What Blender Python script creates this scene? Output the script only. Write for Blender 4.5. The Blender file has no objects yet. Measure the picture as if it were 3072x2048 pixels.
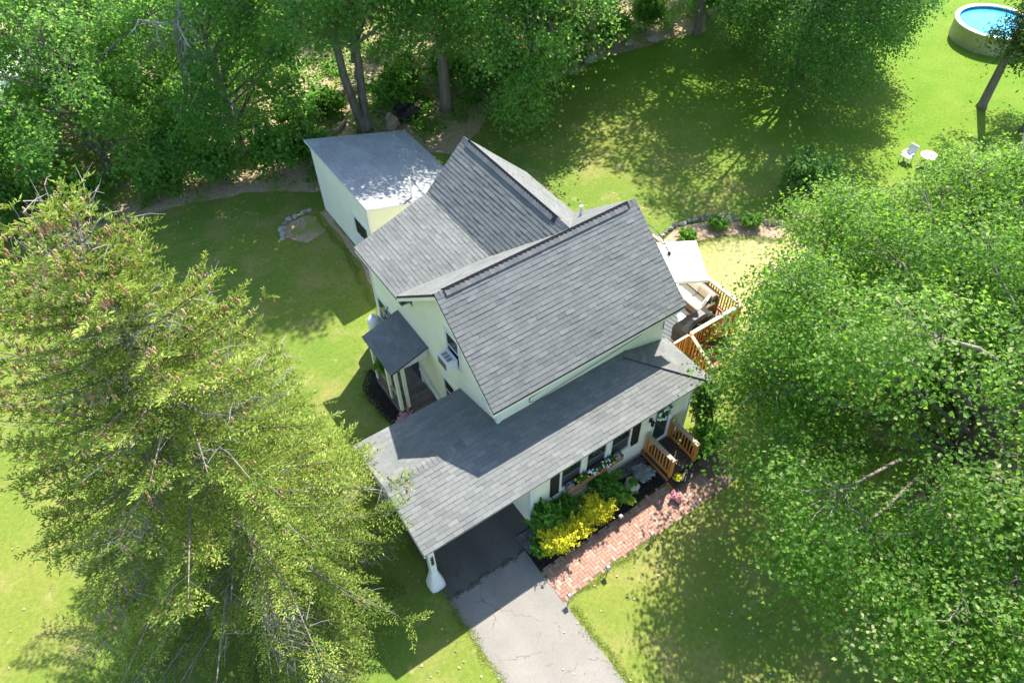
import bpy, math, random
import numpy as np
from mathutils import Vector, Matrix, noise as mnoise
SC = bpy.context.scene
COL = SC.collection
random.seed(7)
RNG = np.random.default_rng(11)

# ------------------------------------------------------------------ camera
cam_d = bpy.data.cameras.new('camera'); cam = bpy.data.objects.new('camera', cam_d); COL.objects.link(cam)
_y, _p, _r = math.radians(33.559), math.radians(-48.439), math.radians(-1.303)
_f = Vector((math.sin(_y)*math.cos(_p), math.cos(_y)*math.cos(_p), math.sin(_p)))
_rt = Vector((math.cos(_y), -math.sin(_y), 0)); _up = _rt.cross(_f)
_R = _rt*math.cos(_r)+_up*math.sin(_r); _U = -_rt*math.sin(_r)+_up*math.cos(_r)
m = Matrix((( _R.x, _U.x, -_f.x, -6.498), (_R.y, _U.y, -_f.y, -10.646), (_R.z, _U.z, -_f.z, 21.01), (0, 0, 0, 1)))
cam.matrix_world = m
cam_d.sensor_width = 36; cam_d.lens = 36*2228.6/3072
cam_d.clip_start = .1; cam_d.clip_end = 3000
SC.camera = cam
CAM = np.array([-6.498, -10.646, 21.01])

# ------------------------------------------------------------------ sky, sun, exposure
W = bpy.data.worlds.new('World'); SC.world = W; W.use_nodes = True
nt = W.node_tree
bg = nt.nodes['Background']
sky = nt.nodes.new('ShaderNodeTexSky'); sky.sky_type = 'NISHITA'; sky.sun_disc = False
SUN = np.array([.696, .457, 1.0]); SUN /= np.linalg.norm(SUN)
sky.sun_elevation = math.asin(SUN[2]); sky.sun_rotation = math.atan2(SUN[0], SUN[1])
nt.links.new(sky.outputs[0], bg.inputs[0]); sky.ozone_density = 2.2; bg.inputs[1].default_value = .15
sl = bpy.data.lights.new('sun', 'SUN'); sl.energy = 5.0; sl.angle = math.radians(.53); sl.color = (1, .935, .83)
so = bpy.data.objects.new('sun', sl); COL.objects.link(so)
so.rotation_euler = Vector(-SUN).to_track_quat('-Z', 'Y').to_euler(); so.location = (20, 13, 40)
SC.view_settings.view_transform = 'Standard'; SC.view_settings.look = 'None'
SC.view_settings.gamma = 1; SC.view_settings.use_curve_mapping = False
SC.view_settings.exposure = 1.35
SC.cycles.max_bounces = 7; SC.cycles.diffuse_bounces = 3; SC.cycles.transmission_bounces = 5
SC.cycles.transparent_max_bounces = 8; SC.cycles.caustics_reflective = False; SC.cycles.caustics_refractive = False

# ------------------------------------------------------------------ materials
def new_mat(name):
    M = bpy.data.materials.new(name); M.use_nodes = True
    n = M.node_tree; b = n.nodes['Principled BSDF']
    return M, n, b
def N(n, t, **kw):
    x = n.nodes.new(t)
    for k, v in kw.items(): setattr(x, k, v)
    return x
def ramp(n, fac, stops, interp='LINEAR'):
    r = N(n, 'ShaderNodeValToRGB'); e = r.color_ramp.elements; r.color_ramp.interpolation = interp
    e[0].position = stops[0][0]; e[0].color = (*stops[0][1], 1)
    e[1].position = stops[-1][0]; e[1].color = (*stops[-1][1], 1)
    for p, c in stops[1:-1]:
        q = e.new(p); q.color = (*c, 1)
    n.links.new(fac, r.inputs[0]); return r.outputs[0]
def noise(n, scale, detail=4, rough=.6, dist=0., stretch=None, coord='Object'):
    tc = N(n, 'ShaderNodeTexCoord'); src = tc.outputs[coord]
    if stretch:
        mp = N(n, 'ShaderNodeMapping'); mp.inputs['Scale'].default_value = stretch
        n.links.new(src, mp.inputs[0]); src = mp.outputs[0]
    t = N(n, 'ShaderNodeTexNoise'); t.inputs['Scale'].default_value = scale
    t.inputs['Detail'].default_value = detail; t.inputs['Roughness'].default_value = rough; t.inputs['Distortion'].default_value = dist
    n.links.new(src, t.inputs['Vector']); return t.outputs[0]
def mix(n, fac, a, b, mode='MIX'):
    x = N(n, 'ShaderNodeMix', data_type='RGBA', blend_type=mode)
    for s, v in ((x.inputs[0], fac), (x.inputs[6], a), (x.inputs[7], b)):
        if isinstance(v, (int, float)): s.default_value = v
        elif isinstance(v, tuple): s.default_value = (*v, 1)
        else: n.links.new(v, s)
    return x.outputs[2]
def math_(n, op, a, b=0.):
    x = N(n, 'ShaderNodeMath', operation=op)
    for s, v in ((x.inputs[0], a), (x.inputs[1], b)):
        if isinstance(v, (int, float)): s.default_value = v
        else: n.links.new(v, s)
    return x.outputs[0]
def maprange(n, v, a, b, c=0., d=1.):
    x = N(n, 'ShaderNodeMapRange'); x.inputs[1].default_value = a; x.inputs[2].default_value = b
    x.inputs[3].default_value = c; x.inputs[4].default_value = d
    n.links.new(v, x.inputs[0]); return x.outputs[0]
def tint(n):
    a = N(n, 'ShaderNodeAttribute', attribute_name='tint'); return a.outputs['Fac']
def bump(n, b, h, strength, dist=.01):
    x = N(n, 'ShaderNodeBump'); x.inputs['Strength'].default_value = strength; x.inputs['Distance'].default_value = dist
    n.links.new(h, x.inputs['Height']); n.links.new(x.outputs[0], b.inputs['Normal'])
def mat(name, stops, ns=8., na=.25, rough=.7, bs=None, bstr=.3, bd=.01, spec=.4, metal=0., stretch=None, ns2=None):
    """colour from the per-face tint, mottled with noise; optional fine bump"""
    M, n, b = new_mat(name)
    if not isinstance(stops, list): stops = [(0, stops), (1, stops)]
    c = ramp(n, tint(n), stops)
    v = maprange(n, noise(n, ns, stretch=stretch), .25, .75, 1-na, 1+na)
    if ns2: v = math_(n, 'MULTIPLY', v, maprange(n, noise(n, ns2, 3), .3, .7, 1-na*.7, 1+na*.7))
    cc = N(n, 'ShaderNodeVectorMath', operation='SCALE'); n.links.new(c, cc.inputs[0]); n.links.new(v, cc.inputs['Scale'])
    n.links.new(cc.outputs[0], b.inputs['Base Color'])
    b.inputs['Roughness'].default_value = rough; b.inputs['Specular IOR Level'].default_value = spec; b.inputs['Metallic'].default_value = metal
    if bs: bump(n, b, noise(n, bs, 3, stretch=stretch), bstr, bd)
    return M
def leaf_mat(name, stops, trans=.35, tcol=(.30, .42, .05), rough=.45, spec=.45, ns=1.2):
    M, n, b = new_mat(name); out = n.nodes['Material Output']
    c0 = ramp(n, tint(n), stops)
    v = maprange(n, noise(n, ns, 3), .3, .7, .78, 1.22)
    cc = N(n, 'ShaderNodeVectorMath', operation='SCALE'); n.links.new(c0, cc.inputs[0]); n.links.new(v, cc.inputs['Scale'])
    c = cc.outputs[0]
    n.links.new(c, b.inputs['Base Color']); b.inputs['Roughness'].default_value = rough; b.inputs['Specular IOR Level'].default_value = spec
    t = N(n, 'ShaderNodeBsdfTranslucent'); n.links.new(mix(n, .7, c, tcol), t.inputs[0])
    ms = N(n, 'ShaderNodeMixShader'); ms.inputs[0].default_value = trans
    n.links.new(b.outputs[0], ms.inputs[1]); n.links.new(t.outputs[0], ms.inputs[2]); n.links.new(ms.outputs[0], out.inputs[0])
    return M
MT = {}
MT['shingle'] = mat('shingle_granules', [(0, (.112, .120, .117)), (.45, (.148, .157, .152)), (.85, (.186, .192, .186)), (1, (.215, .204, .194))], 60, .14, .8, 220, .4, .003, .3, ns2=.9)
MT['ridge'] = mat('ridge_cap', [(0, (.12, .126, .124)), (.7, (.158, .162, .158)), (1, (.195, .182, .175))], 60, .14, .8, 220, .4, .004, .3)
MT['old_shingle'] = mat('weathered_shingle', [(0, (.27, .28, .29)), (1, (.38, .385, .39))], 25, .2, .9, 180, .4, .004, .3, ns2=.7)
MT['underlay'] = mat('roof_board', (.05, .05, .055), 10, .2, .9)
MT['cream'] = mat('cream_siding', (.90, .885, .73), 1.3, .05, .55, 30, .06, .004, .35)
MT['trim'] = mat('white_trim', (.78, .78, .76), 4, .04, .45, 30, .06, .004, .4)
MT['porch_wood'] = mat('weathered_porch_boards', [(0, (.13, .10, .08)), (1, (.21, .17, .14))], 14, .35, .8, 60, .4, .005, stretch=(1, .15, 1))
MT['dark'] = mat('black_paint', (.012, .012, .013), 10, .3, .5)
MT['soffit'] = mat('soffit_paint', (.55, .54, .48), 5, .08, .7)
MT['glass'] = mat('window_glass', (.018, .02, .022), 3, .3, .06, spec=.7)
MT['screen'] = mat('insect_screen', (.05, .05, .052), 40, .2, .6)
MT['door_glass'] = mat('storm_door_glass', (.03, .055, .06), 3, .2, .12, spec=.7)
MT['cedar'] = mat('stained_cedar', [(0, (.42, .165, .030)), (1, (.56, .25, .062))], 12, .25, .55, 60, .35, .004, stretch=(1, 1, .25))
MT['cedar_top'] = mat('weathered_cedar_cap', [(0, (.34, .235, .165)), (1, (.55, .44, .36))], 14, .25, .7, 60, .35, .004)
MT['stoop_floor'] = mat('dark_stoop_boards', [(0, (.055, .042, .032)), (1, (.085, .062, .045))], 16, .35, .65, 60, .4, .004)
MT['deck_floor'] = mat('red_brown_deck_boards', [(0, (.20, .055, .025)), (1, (.27, .085, .04))], 16, .3, .6, 60, .4, .004)
MT['box_wood'] = mat('planter_wood', [(0, (.26, .12, .055)), (1, (.34, .17, .08))], 18, .3, .7, 60, .4, .004)
MT['canvas'] = mat('cream_canvas', (.82, .80, .75), 6, .03, .8, 90, .15, .003)
MT['cushion'] = mat('cream_cushion', [(0, (.66, .62, .54)), (1, (.78, .75, .68))], 8, .06, .85, 120, .2, .003)
MT['cushion_back'] = mat('tan_cushion', [(0, (.50, .42, .32)), (1, (.60, .52, .41))], 8, .08, .85, 120, .2, .003)
MT['wicker'] = mat('brown_wicker', (.17, .105, .07), 60, .4, .7, 120, .6, .006)
MT['cover'] = mat('black_cover_cloth', (.028, .026, .025), 4, .3, .5, 14, .5, .02)
MT['white_plastic'] = mat('white_plastic', (.8, .8, .8), 4, .03, .35)
MT['tank'] = mat('white_tank_paint', (.78, .79, .79), 4, .04, .35)
MT['metal'] = mat('grey_metal', (.28, .29, .30), 10, .2, .4, metal=.6)
MT['bark'] = mat('grey_brown_bark', [(0, (.14, .12, .10)), (1, (.24, .21, .18))], 9, .4, .9, 25, .9, .03, stretch=(1, 1, .2))
MT['dead_wood'] = mat('bleached_dead_wood', [(0, (.30, .28, .27)), (1, (.44, .42, .40))], 14, .25, .85, 40, .4, .01)
MT['log'] = mat('fallen_log_bark', [(0, (.30, .22, .16)), (1, (.42, .33, .26))], 9, .3, .9, 30, .7, .02)
MT['stone'] = mat('field_stone', [(0, (.20, .19, .17)), (1, (.42, .40, .37))], 9, .3, .85, 30, .6, .02)
MT['pale_stone'] = mat('pale_boulder', (.50, .45, .42), 9, .25, .85, 30, .6, .02)
MT['brick'] = mat('clay_paver', [(0, (.29, .155, .115)), (.4, (.33, .19, .14)), (.75, (.37, .22, .165)), (.92, (.36, .25, .19)), (1, (.32, .28, .225))], 14, .2, .85, 90, .35, .004, .3)
MT['joint'] = mat('paver_joint_sand', (.15, .105, .078), 40, .4, .95)
MT['pool_wall'] = mat('pool_steel_wall', [(0, (.33, .33, .20)), (1, (.40, .40, .26))], 5, .1, .5)
MT['water'] = mat('pool_water', (.05, .40, .72), 3, .15, .05, 6, .15, .05, spec=.6)
MT['yellow_flower'] = mat('yellow_petals', [(0, (.6, .5, .02)), (1, (.75, .68, .08))], 9, .1, .7)
MT['white_flower'] = mat('white_petals', (.82, .82, .84), 9, .05, .7)
MT['red_flower'] = mat('red_petals', [(0, (.35, .03, .02)), (1, (.55, .12, .03))], 9, .1, .7)
MT['pink_flower'] = mat('pink_petals', [(0, (.45, .08, .12)), (1, (.70, .38, .42))], 9, .1, .7)
MT['silver_leaf'] = leaf_mat('silver_leaf', [(0, (.22, .27, .26)), (1, (.40, .45, .43))], .1, (.3, .4, .3))
MT['soil'] = mat('potting_soil', (.03, .022, .016), 30, .4, .95, 50, .7, .02)
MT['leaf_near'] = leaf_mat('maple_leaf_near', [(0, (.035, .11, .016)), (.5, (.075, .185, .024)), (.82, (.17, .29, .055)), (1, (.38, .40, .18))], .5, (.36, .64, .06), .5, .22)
MT['leaf_wood'] = leaf_mat('woodland_leaf', [(0, (.055, .165, .040)), (.6, (.105, .25, .055)), (.9, (.17, .32, .075)), (1, (.28, .39, .12))], .6, (.38, .68, .11), .55, .3)
MT['leaf_dark'] = leaf_mat('dark_maple_leaf', [(0, (.045, .13, .030)), (.7, (.085, .20, .045)), (1, (.20, .30, .11))], .52, (.28, .58, .09), .5, .3)
MT['leaf_bush'] = leaf_mat('bush_leaf', [(0, (.06, .18, .022)), (.6, (.11, .28, .032)), (1, (.22, .40, .07))], .45, (.26, .56, .04), .5, .3)
MT['leaf_gold'] = leaf_mat('gold_leaf', [(0, (.25, .36, .015)), (.3, (.58, .60, .025)), (1, (.86, .80, .08))], .40, (.85, .80, .06), .55, .2)
MT['leaf_tall'] = leaf_mat('arborvitae_leaf', [(0, (.03, .085, .015)), (1, (.075, .15, .025))], .25, (.15, .3, .03), .6, .3)
MT['leaf_soft'] = leaf_mat('feathery_leaf', [(0, (.04, .095, .02)), (.6, (.07, .135, .028)), (1, (.17, .22, .07))], .34, (.2, .33, .04), .45, .5)
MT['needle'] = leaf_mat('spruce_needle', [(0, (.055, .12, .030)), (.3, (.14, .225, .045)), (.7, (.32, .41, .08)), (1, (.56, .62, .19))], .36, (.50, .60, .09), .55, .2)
MT['cone'] = mat('spruce_cone', [(0, (.30, .14, .07)), (.6, (.46, .25, .14)), (1, (.58, .38, .24))], 20, .2, .8)
MT['twig'] = mat('bare_grey_twig', [(0, (.16, .145, .13)), (1, (.32, .30, .28))], 14, .2, .9)
MT['grass_blade'] = leaf_mat('grass_blade', [(0, (.12, .19, .025)), (.5, (.20, .26, .045)), (.85, (.29, .31, .08)), (1, (.38, .36, .15))], .3, (.34, .38, .06), .6, .2, .35)

def ground_mats():
    # lawn: green turf with yellowed and bare patches
    M, n, b = new_mat('lawn_turf')
    big = noise(n, .12, 3, .55); med = noise(n, .55, 4, .6); fine = noise(n, 7, 5, .7); blade = noise(n, 38, 3, .75)
    g = ramp(n, big, [(.30, (.085, .165, .022)), (.5, (.135, .19, .028)), (.68, (.185, .205, .040))])
    g = mix(n, maprange(n, med, .47, .66, 0, .85), g, (.22, .215, .062))
    pt = noise(n, 1.7, 6, .72, .6)
    g = mix(n, maprange(n, pt, .58, .68, 0, .6), g, (.31, .265, .12))
    g = mix(n, maprange(n, pt, .42, .30, 0, .5), g, (.09, .165, .026))
    # far right back lawn is lusher
    tc = N(n, 'ShaderNodeTexCoord'); sp = N(n, 'ShaderNodeSeparateXYZ'); n.links.new(tc.outputs['Object'], sp.inputs[0])
    lush = maprange(n, math_(n, 'ADD', sp.outputs[0], math_(n, 'MULTIPLY', sp.outputs[1], .35)), 19, 27)
    g = mix(n, lush, g, mix(n, maprange(n, med, .35, .7), (.10, .195, .012), (.145, .22, .022)))
    # dry ground behind the deck
    vd = N(n, 'ShaderNodeVectorMath', operation='DISTANCE'); n.links.new(tc.outputs['Object'], vd.inputs[0]); vd.inputs[1].default_value = (14.2, 1.2, 0)
    dry = math_(n, 'MULTIPLY', maprange(n, vd.outputs['Value'], 4.6, 2.6), maprange(n, fine, .36, .62, .35, 1))
    g = mix(n, dry, g, (.38, .34, .16))
    v = math_(n, 'MULTIPLY', maprange(n, fine, .3, .7, .80, 1.2), maprange(n, blade, .3, .7, .74, 1.26))
    cc = N(n, 'ShaderNodeVectorMath', operation='SCALE'); n.links.new(g, cc.inputs[0]); n.links.new(v, cc.inputs['Scale'])
    n.links.new(cc.outputs[0], b.inputs['Base Color']); b.inputs['Roughness'].default_value = .9; b.inputs['Specular IOR Level'].default_value = .15
    bump(n, b, math_(n, 'ADD', blade, fine), .45, .03)
    MT['lawn'] = M
    M, n, b = new_mat('leaf_litter')
    a = noise(n, .5, 5, .65); f = noise(n, 9, 5, .75)
    c = ramp(n, f, [(.3, (.22, .14, .085)), (.5, (.42, .31, .21)), (.7, (.58, .47, .34))])
    c = mix(n, maprange(n, a, .5, .62, 0, .8), c, (.20, .25, .04))
    n.links.new(c, b.inputs['Base Color']); b.inputs['Roughness'].default_value = .95; b.inputs['Specular IOR Level'].default_value = .1
    bump(n, b, f, .9, .08); MT['litter'] = M
    M, n, b = new_mat('worn_asphalt')
    a = noise(n, .55, 4, .6); f = noise(n, 60, 4, .8); s = noise(n, 2.2, 5, .65, .4)
    c = ramp(n, a, [(.3, (.20, .19, .17)), (.7, (.265, .25, .222))])
    c = mix(n, maprange(n, s, .55, .72, 0, .4), c, (.19, .18, .175))
    tc = N(n, 'ShaderNodeTexCoord'); sp = N(n, 'ShaderNodeSeparateXYZ'); n.links.new(tc.outputs['Object'], sp.inputs[0])
    carport_floor = maprange(n, math_(n, 'ADD', sp.outputs[1], maprange(n, s, .3, .7, -.12, .12)), -2.35, -2.25)   # darker asphalt colour under the carport
    c = mix(n, carport_floor, c, mix(n, s, (.095, .088, .076), (.14, .13, .112)))
    vo = N(n, 'ShaderNodeTexVoronoi', feature='DISTANCE_TO_EDGE'); vo.inputs['Scale'].default_value = .55
    mp = N(n, 'ShaderNodeVectorMath', operation='ADD'); n.links.new(tc.outputs['Object'], mp.inputs[0])
    nz = N(n, 'ShaderNodeTexNoise'); nz.inputs['Scale'].default_value = 2.5; nz.inputs['Detail'].default_value = 5; n.links.new(tc.outputs['Object'], nz.inputs['Vector'])
    sv = N(n, 'ShaderNodeVectorMath', operation='SCALE'); n.links.new(nz.outputs[1], sv.inputs[0]); sv.inputs['Scale'].default_value = .7
    n.links.new(sv.outputs[0], mp.inputs[1]); n.links.new(mp.outputs[0], vo.inputs['Vector'])
    crack = math_(n, 'MULTIPLY', maprange(n, vo.outputs[0], .004, .012, 1, 0), maprange(n, a, .42, .52))
    c = mix(n, math_(n, 'MULTIPLY', crack, .6), c, (.10, .09, .08))
    trk = math_(n, 'COSINE', math_(n, 'MULTIPLY', math_(n, 'ADD', sp.outputs[0], 1.95), 4.4))
    c = mix(n, maprange(n, math_(n, 'ADD', trk, maprange(n, a, .3, .7, -.6, .6)), -.4, 1.0, 0, .55), c, mix(n, carport_floor, (.20, .185, .165), (.085, .08, .072)))
    st = noise(n, 3.2, 5, .7, .8)
    c = mix(n, maprange(n, st, .60, .70, 0, .5), c, mix(n, carport_floor, (.135, .125, .115), (.05, .047, .043)))
    seam = maprange(n, math_(n, 'ABSOLUTE', math_(n, 'ADD', math_(n, 'ADD', sp.outputs[1], 2.3), maprange(n, st, .3, .7, -.14, .14))), .02, .09, 1, 0)
    c = mix(n, math_(n, 'MULTIPLY', seam, .75), c, (.035, .033, .03))
    v = maprange(n, f, .3, .7, .72, 1.28)
    cc = N(n, 'ShaderNodeVectorMath', operation='SCALE'); n.links.new(c, cc.inputs[0]); n.links.new(v, cc.inputs['Scale'])
    n.links.new(cc.outputs[0], b.inputs['Base Color']); b.inputs['Roughness'].default_value = .9; b.inputs['Specular IOR Level'].default_value = .25
    bump(n, b, math_(n, 'SUBTRACT', f, crack), .4, .01); MT['asphalt'] = M
    for nm, lo, hi, sc in (('mulch', (.012, .010, .009), (.045, .038, .034), 38), ('gravel', (.07, .07, .072), (.24, .235, .23), 30), ('bedsoil', (.30, .20, .13), (.46, .35, .25), 22)):
        M, n, b = new_mat(nm)
        vo = N(n, 'ShaderNodeTexVoronoi'); vo.inputs['Scale'].default_value = sc
        tc = N(n, 'ShaderNodeTexCoord'); n.links.new(tc.outputs['Object'], vo.inputs['Vector'])
        sx = N(n, 'ShaderNodeSeparateColor'); n.links.new(vo.outputs['Color'], sx.inputs[0])
        n.links.new(mix(n, sx.outputs[0], lo, hi), b.inputs['Base Color']); b.inputs['Roughness'].default_value = .95; b.inputs['Specular IOR Level'].default_value = .15
        bump(n, b, vo.outputs['Distance'], .9, .03); MT[nm] = M
    M, n, b = new_mat('medallion_rug')
    tc = N(n, 'ShaderNodeTexCoord')
    vd = N(n, 'ShaderNodeVectorMath', operation='DISTANCE'); n.links.new(tc.outputs['Object'], vd.inputs[0]); vd.inputs[1].default_value = (9.1, 1.85, .67)
    w = math_(n, 'SINE', math_(n, 'MULTIPLY', vd.outputs['Value'], 34))
    f = noise(n, 22, 2)
    k = maprange(n, math_(n, 'ADD', w, math_(n, 'MULTIPLY', f, 2.4)), .7, 1.7)
    n.links.new(mix(n, k, (.62, .64, .66), (.33, .38, .43)), b.inputs['Base Color']); b.inputs['Roughness'].default_value = .95
    MT['rug'] = M
    # shed roof with moss gathered on its back edge
    M = MT['old_shingle']; n = M.node_tree; b = n.nodes['Principled BSDF']
    src = b.inputs['Base Color'].links[0].from_socket
    tc = N(n, 'ShaderNodeTexCoord'); sp = N(n, 'ShaderNodeSeparateXYZ'); n.links.new(tc.outputs['Object'], sp.inputs[0])
    ms = math_(n, 'MULTIPLY', maprange(n, sp.outputs[1], 14.2, 16.4), maprange(n, noise(n, 4.5, 5, .7), .42, .56))
    n.links.new(mix(n, math_(n, 'MULTIPLY', ms, .85), src, (.10, .085, .045)), b.inputs['Base Color'])
ground_mats()

# ------------------------------------------------------------------ mesh helpers
class MB:
    def __init__(s): s.v = []; s.f = []; s.t = []
    def add(s, vs, fs, t=.5):
        o = len(s.v); s.v.extend([tuple(map(float, p)) for p in vs])
        for f in fs: s.f.append([i+o for i in f]); s.t.append(t)
        return s
    def box(s, x0, x1, y0, y1, z0, z1, t=.5):
        return s.add([(x, y, z) for z in (z0, z1) for x, y in ((x0, y0), (x1, y0), (x1, y1), (x0, y1))],
                     [(3, 2, 1, 0), (4, 5, 6, 7), (0, 1, 5, 4), (1, 2, 6, 5), (2, 3, 7, 6), (3, 0, 4, 7)], t)
    def bar(s, a, b, w, h, up=(0, 0, 1), t=.5):
        a, b, up = Vector(a), Vector(b), Vector(up); d = (b-a).normalized()
        sd = d.cross(up).normalized()*(w/2); u = sd.cross(d).normalized()*(h/2)
        vs = [p+i*sd+j*u for p in (a, b) for i, j in ((-1, -1), (1, -1), (1, 1), (-1, 1))]
        return s.add(vs, [(3, 2, 1, 0), (4, 5, 6, 7), (0, 1, 5, 4), (1, 2, 6, 5), (2, 3, 7, 6), (3, 0, 4, 7)], t)
    def slab(s, poly, th, t=.5):
        """convex/simple 3-D polygon extruded straight down"""
        n = len(poly); vs = [tuple(p) for p in poly]+[(p[0], p[1], p[2]-th) for p in poly]
        return s.add(vs, [list(range(n)), list(range(2*n-1, n-1, -1))]+[(i+n, (i+1) % n+n, (i+1) % n, i) for i in range(n)], t)
    def prism(s, poly, d, t=.5):
        n = len(poly); d = Vector(d); a = [Vector(p) for p in poly]
        return s.add(a+[p+d for p in a], [list(range(n-1, -1, -1)), list(range(n, 2*n))]+[(i, (i+1) % n, (i+1) % n+n, i+n) for i in range(n)], t)
    def tube(s, pts, rad, n=7, t=.5, cap=True):
        pts = [Vector(p) for p in pts]; o = len(s.v)
        if not hasattr(rad, '__len__'): rad = [rad]*len(pts)
        for i, p in enumerate(pts):
            d = (pts[min(i+1, len(pts)-1)]-pts[max(i-1, 0)]).normalized()
            a = d.orthogonal().normalized() if abs(d.z) > .95 else d.cross(Vector((0, 0, 1))).normalized()
            b = d.cross(a)
            for k in range(n):
                q = p+(a*math.cos(2*math.pi*k/n)+b*math.sin(2*math.pi*k/n))*rad[i]; s.v.append(tuple(q))
        for i in range(len(pts)-1):
            for k in range(n):
                s.f.append([o+i*n+k, o+i*n+(k+1) % n, o+(i+1)*n+(k+1) % n, o+(i+1)*n+k]); s.t.append(t)
        if cap:
            s.f.append([o+k for k in range(n)][::-1]); s.t.append(t)
            s.f.append([o+(len(pts)-1)*n+k for k in range(n)]); s.t.append(t)
        return s
    def lathe(s, c, prof, n=24, t=.5):
        return s.tube_prof(c, prof, n, t)
    def tube_prof(s, c, prof, n, t):
        o = len(s.v)
        for r, z in prof:
            for k in range(n): s.v.append((c[0]+r*math.cos(2*math.pi*k/n), c[1]+r*math.sin(2*math.pi*k/n), c[2]+z))
        for i in range(len(prof)-1):
            for k in range(n):
                s.f.append([o+i*n+k, o+i*n+(k+1) % n, o+(i+1)*n+(k+1) % n, o+(i+1)*n+k]); s.t.append(t)
        s.f.append([o+k for k in range(n)][::-1]); s.t.append(t)
        s.f.append([o+(len(prof)-1)*n+k for k in range(n)]); s.t.append(t)
        return s
    def rock(s, c, r, seed=0, nu=9, nv=6, t=.5, rough=.22):
        rr = random.Random(seed); o = len(s.v)
        ph = [rr.uniform(0, 6.28) for _ in range(6)]
        for j in range(nv+1):
            th = math.pi*j/nv
            for i in range(nu):
                a = 2*math.pi*i/nu
                k = 1+rough*(math.sin(2*a+ph[0]+th)+.6*math.sin(3*a+ph[1])*math.sin(th*2+ph[2])+.4*rr.uniform(-1, 1)*math.sin(th))
                s.v.append((c[0]+r[0]*k*math.sin(th)*math.cos(a), c[1]+r[1]*k*math.sin(th)*math.sin(a), c[2]+r[2]*k*math.cos(th)))
        for j in range(nv):
            for i in range(nu):
                s.f.append([o+j*nu+i, o+(j+1)*nu+i, o+(j+1)*nu+(i+1) % nu, o+j*nu+(i+1) % nu]); s.t.append(t)
        return s
    def quads(s, q, t):
        """q: (N,4,3) array kept apart until the build"""
        if not hasattr(s, 'q'): s.q = []; s.qt = []
        s.q.append(np.asarray(q, np.float32)); s.qt.append(np.asarray(t, np.float32)); return s
    def mesh(s, name, off=(0, 0, 0), smooth=False):
        me = bpy.data.meshes.new(name); off = np.asarray(off, np.float32)
        v = np.asarray(s.v, np.float32).reshape(-1, 3)-off
        loops = [i for f in s.f for i in f]; tot = [len(f) for f in s.f]; tt = list(s.t)
        if hasattr(s, 'q'):
            q = np.concatenate(s.q)-off; nq = len(q); base = len(v)
            v = np.concatenate([v, q.reshape(-1, 3)])
            loops = np.concatenate([np.asarray(loops, np.int32), base+np.arange(nq*4, dtype=np.int32)])
            tot = np.concatenate([np.asarray(tot, np.int32), np.full(nq, 4, np.int32)]); tt = np.concatenate([np.asarray(tt, np.float32), np.concatenate(s.qt)])
        loops = np.asarray(loops, np.int32); tot = np.asarray(tot, np.int32)
        me.vertices.add(len(v)); me.vertices.foreach_set('co', v.ravel())
        me.loops.add(len(loops)); me.loops.foreach_set('vertex_index', loops)
        me.polygons.add(len(tot)); st = np.zeros(len(tot), np.int32); st[1:] = np.cumsum(tot)[:-1]
        me.polygons.foreach_set('loop_start', st)
        me.polygons.foreach_set('use_smooth', np.full(len(tot), bool(smooth)))
        me.update(calc_edges=True)
        a = me.attributes.new('tint', 'FLOAT', 'FACE'); a.data.foreach_set('value', np.asarray(tt, np.float32))
        return me
ORG = {}
def thing(name, label, cat, loc=(0, 0, 0), group=None):
    o = bpy.data.objects.new(name, None); o.empty_display_size = .3; COL.objects.link(o); o.location = loc
    o['label'] = label; o['category'] = cat
    if group: o['group'] = group
    ORG[o] = tuple(loc); return o
def part(name, mb, material, parent=None, label=None, kind=None, smooth=False, mesh=None):
    off = ORG.get(parent, (0, 0, 0))
    me = mesh or mb.mesh(name, off, smooth)
    if material and not me.materials: me.materials.append(MT[material])
    o = bpy.data.objects.new(name, me); COL.objects.link(o)
    if parent: o.parent = parent
    ORG[o] = off
    if label: o['label'] = label
    if kind: o['kind'] = kind
    return o
def single(name, mb, material, label, cat, loc, group=None, smooth=False):
    """a thing that is one mesh, its origin at loc"""
    me = mb.mesh(name, loc, smooth); me.materials.append(MT[material])
    o = bpy.data.objects.new(name, me); COL.objects.link(o); o.location = loc; ORG[o] = tuple(loc)
    o['label'] = label; o['category'] = cat
    if group: o['group'] = group
    return o
def structure(name, mb, material): return part(name, mb, material, None, kind='structure')
def flat(poly, z): return MB().add([(x, y, z) for x, y in poly], [list(range(len(poly)))])

# ------------------------------------------------------------------ ground sheets
g = MB(); g.add([(-220, -220, 0), (260, -220, 0), (260, 260, 0), (-220, 260, 0)], [(0, 1, 2, 3)])
structure('lawn', g, 'lawn')
def wavy(poly, amp=.12, step=.5, seed=1):
    rr = random.Random(seed); out = []
    for i, a in enumerate(poly):
        b = poly[(i+1) % len(poly)]; L = math.dist(a, b); k = max(1, int(L/step))
        for j in range(k):
            t = j/k; out.append((a[0]+(b[0]-a[0])*t+rr.uniform(-amp, amp), a[1]+(b[1]-a[1])*t+rr.uniform(-amp, amp)))
    return out
structure('forest_floor', flat(wavy([(-60, 24), (-12, 23.4), (-6, 20.6), (-1, 19.6), (1.6, 17.6), (7, 17.5), (8.4, 16.9), (10.6, 17.5), (12, 18.5), (16, 19.2), (21, 19.6), (27, 18.8), (33, 22), (60, 30), (60, 90), (-60, 90)], .35, 1.2, 3), .004), 'litter')
structure('driveway', flat(wavy([(-3.36, 1.8), (-3.36, -30), (-.5, -30), (-.64, -4.4), (-.68, -2.1), (-.06, -1.75), (-.06, 1.8)], .035, .3, 5), .008), 'asphalt')
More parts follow.
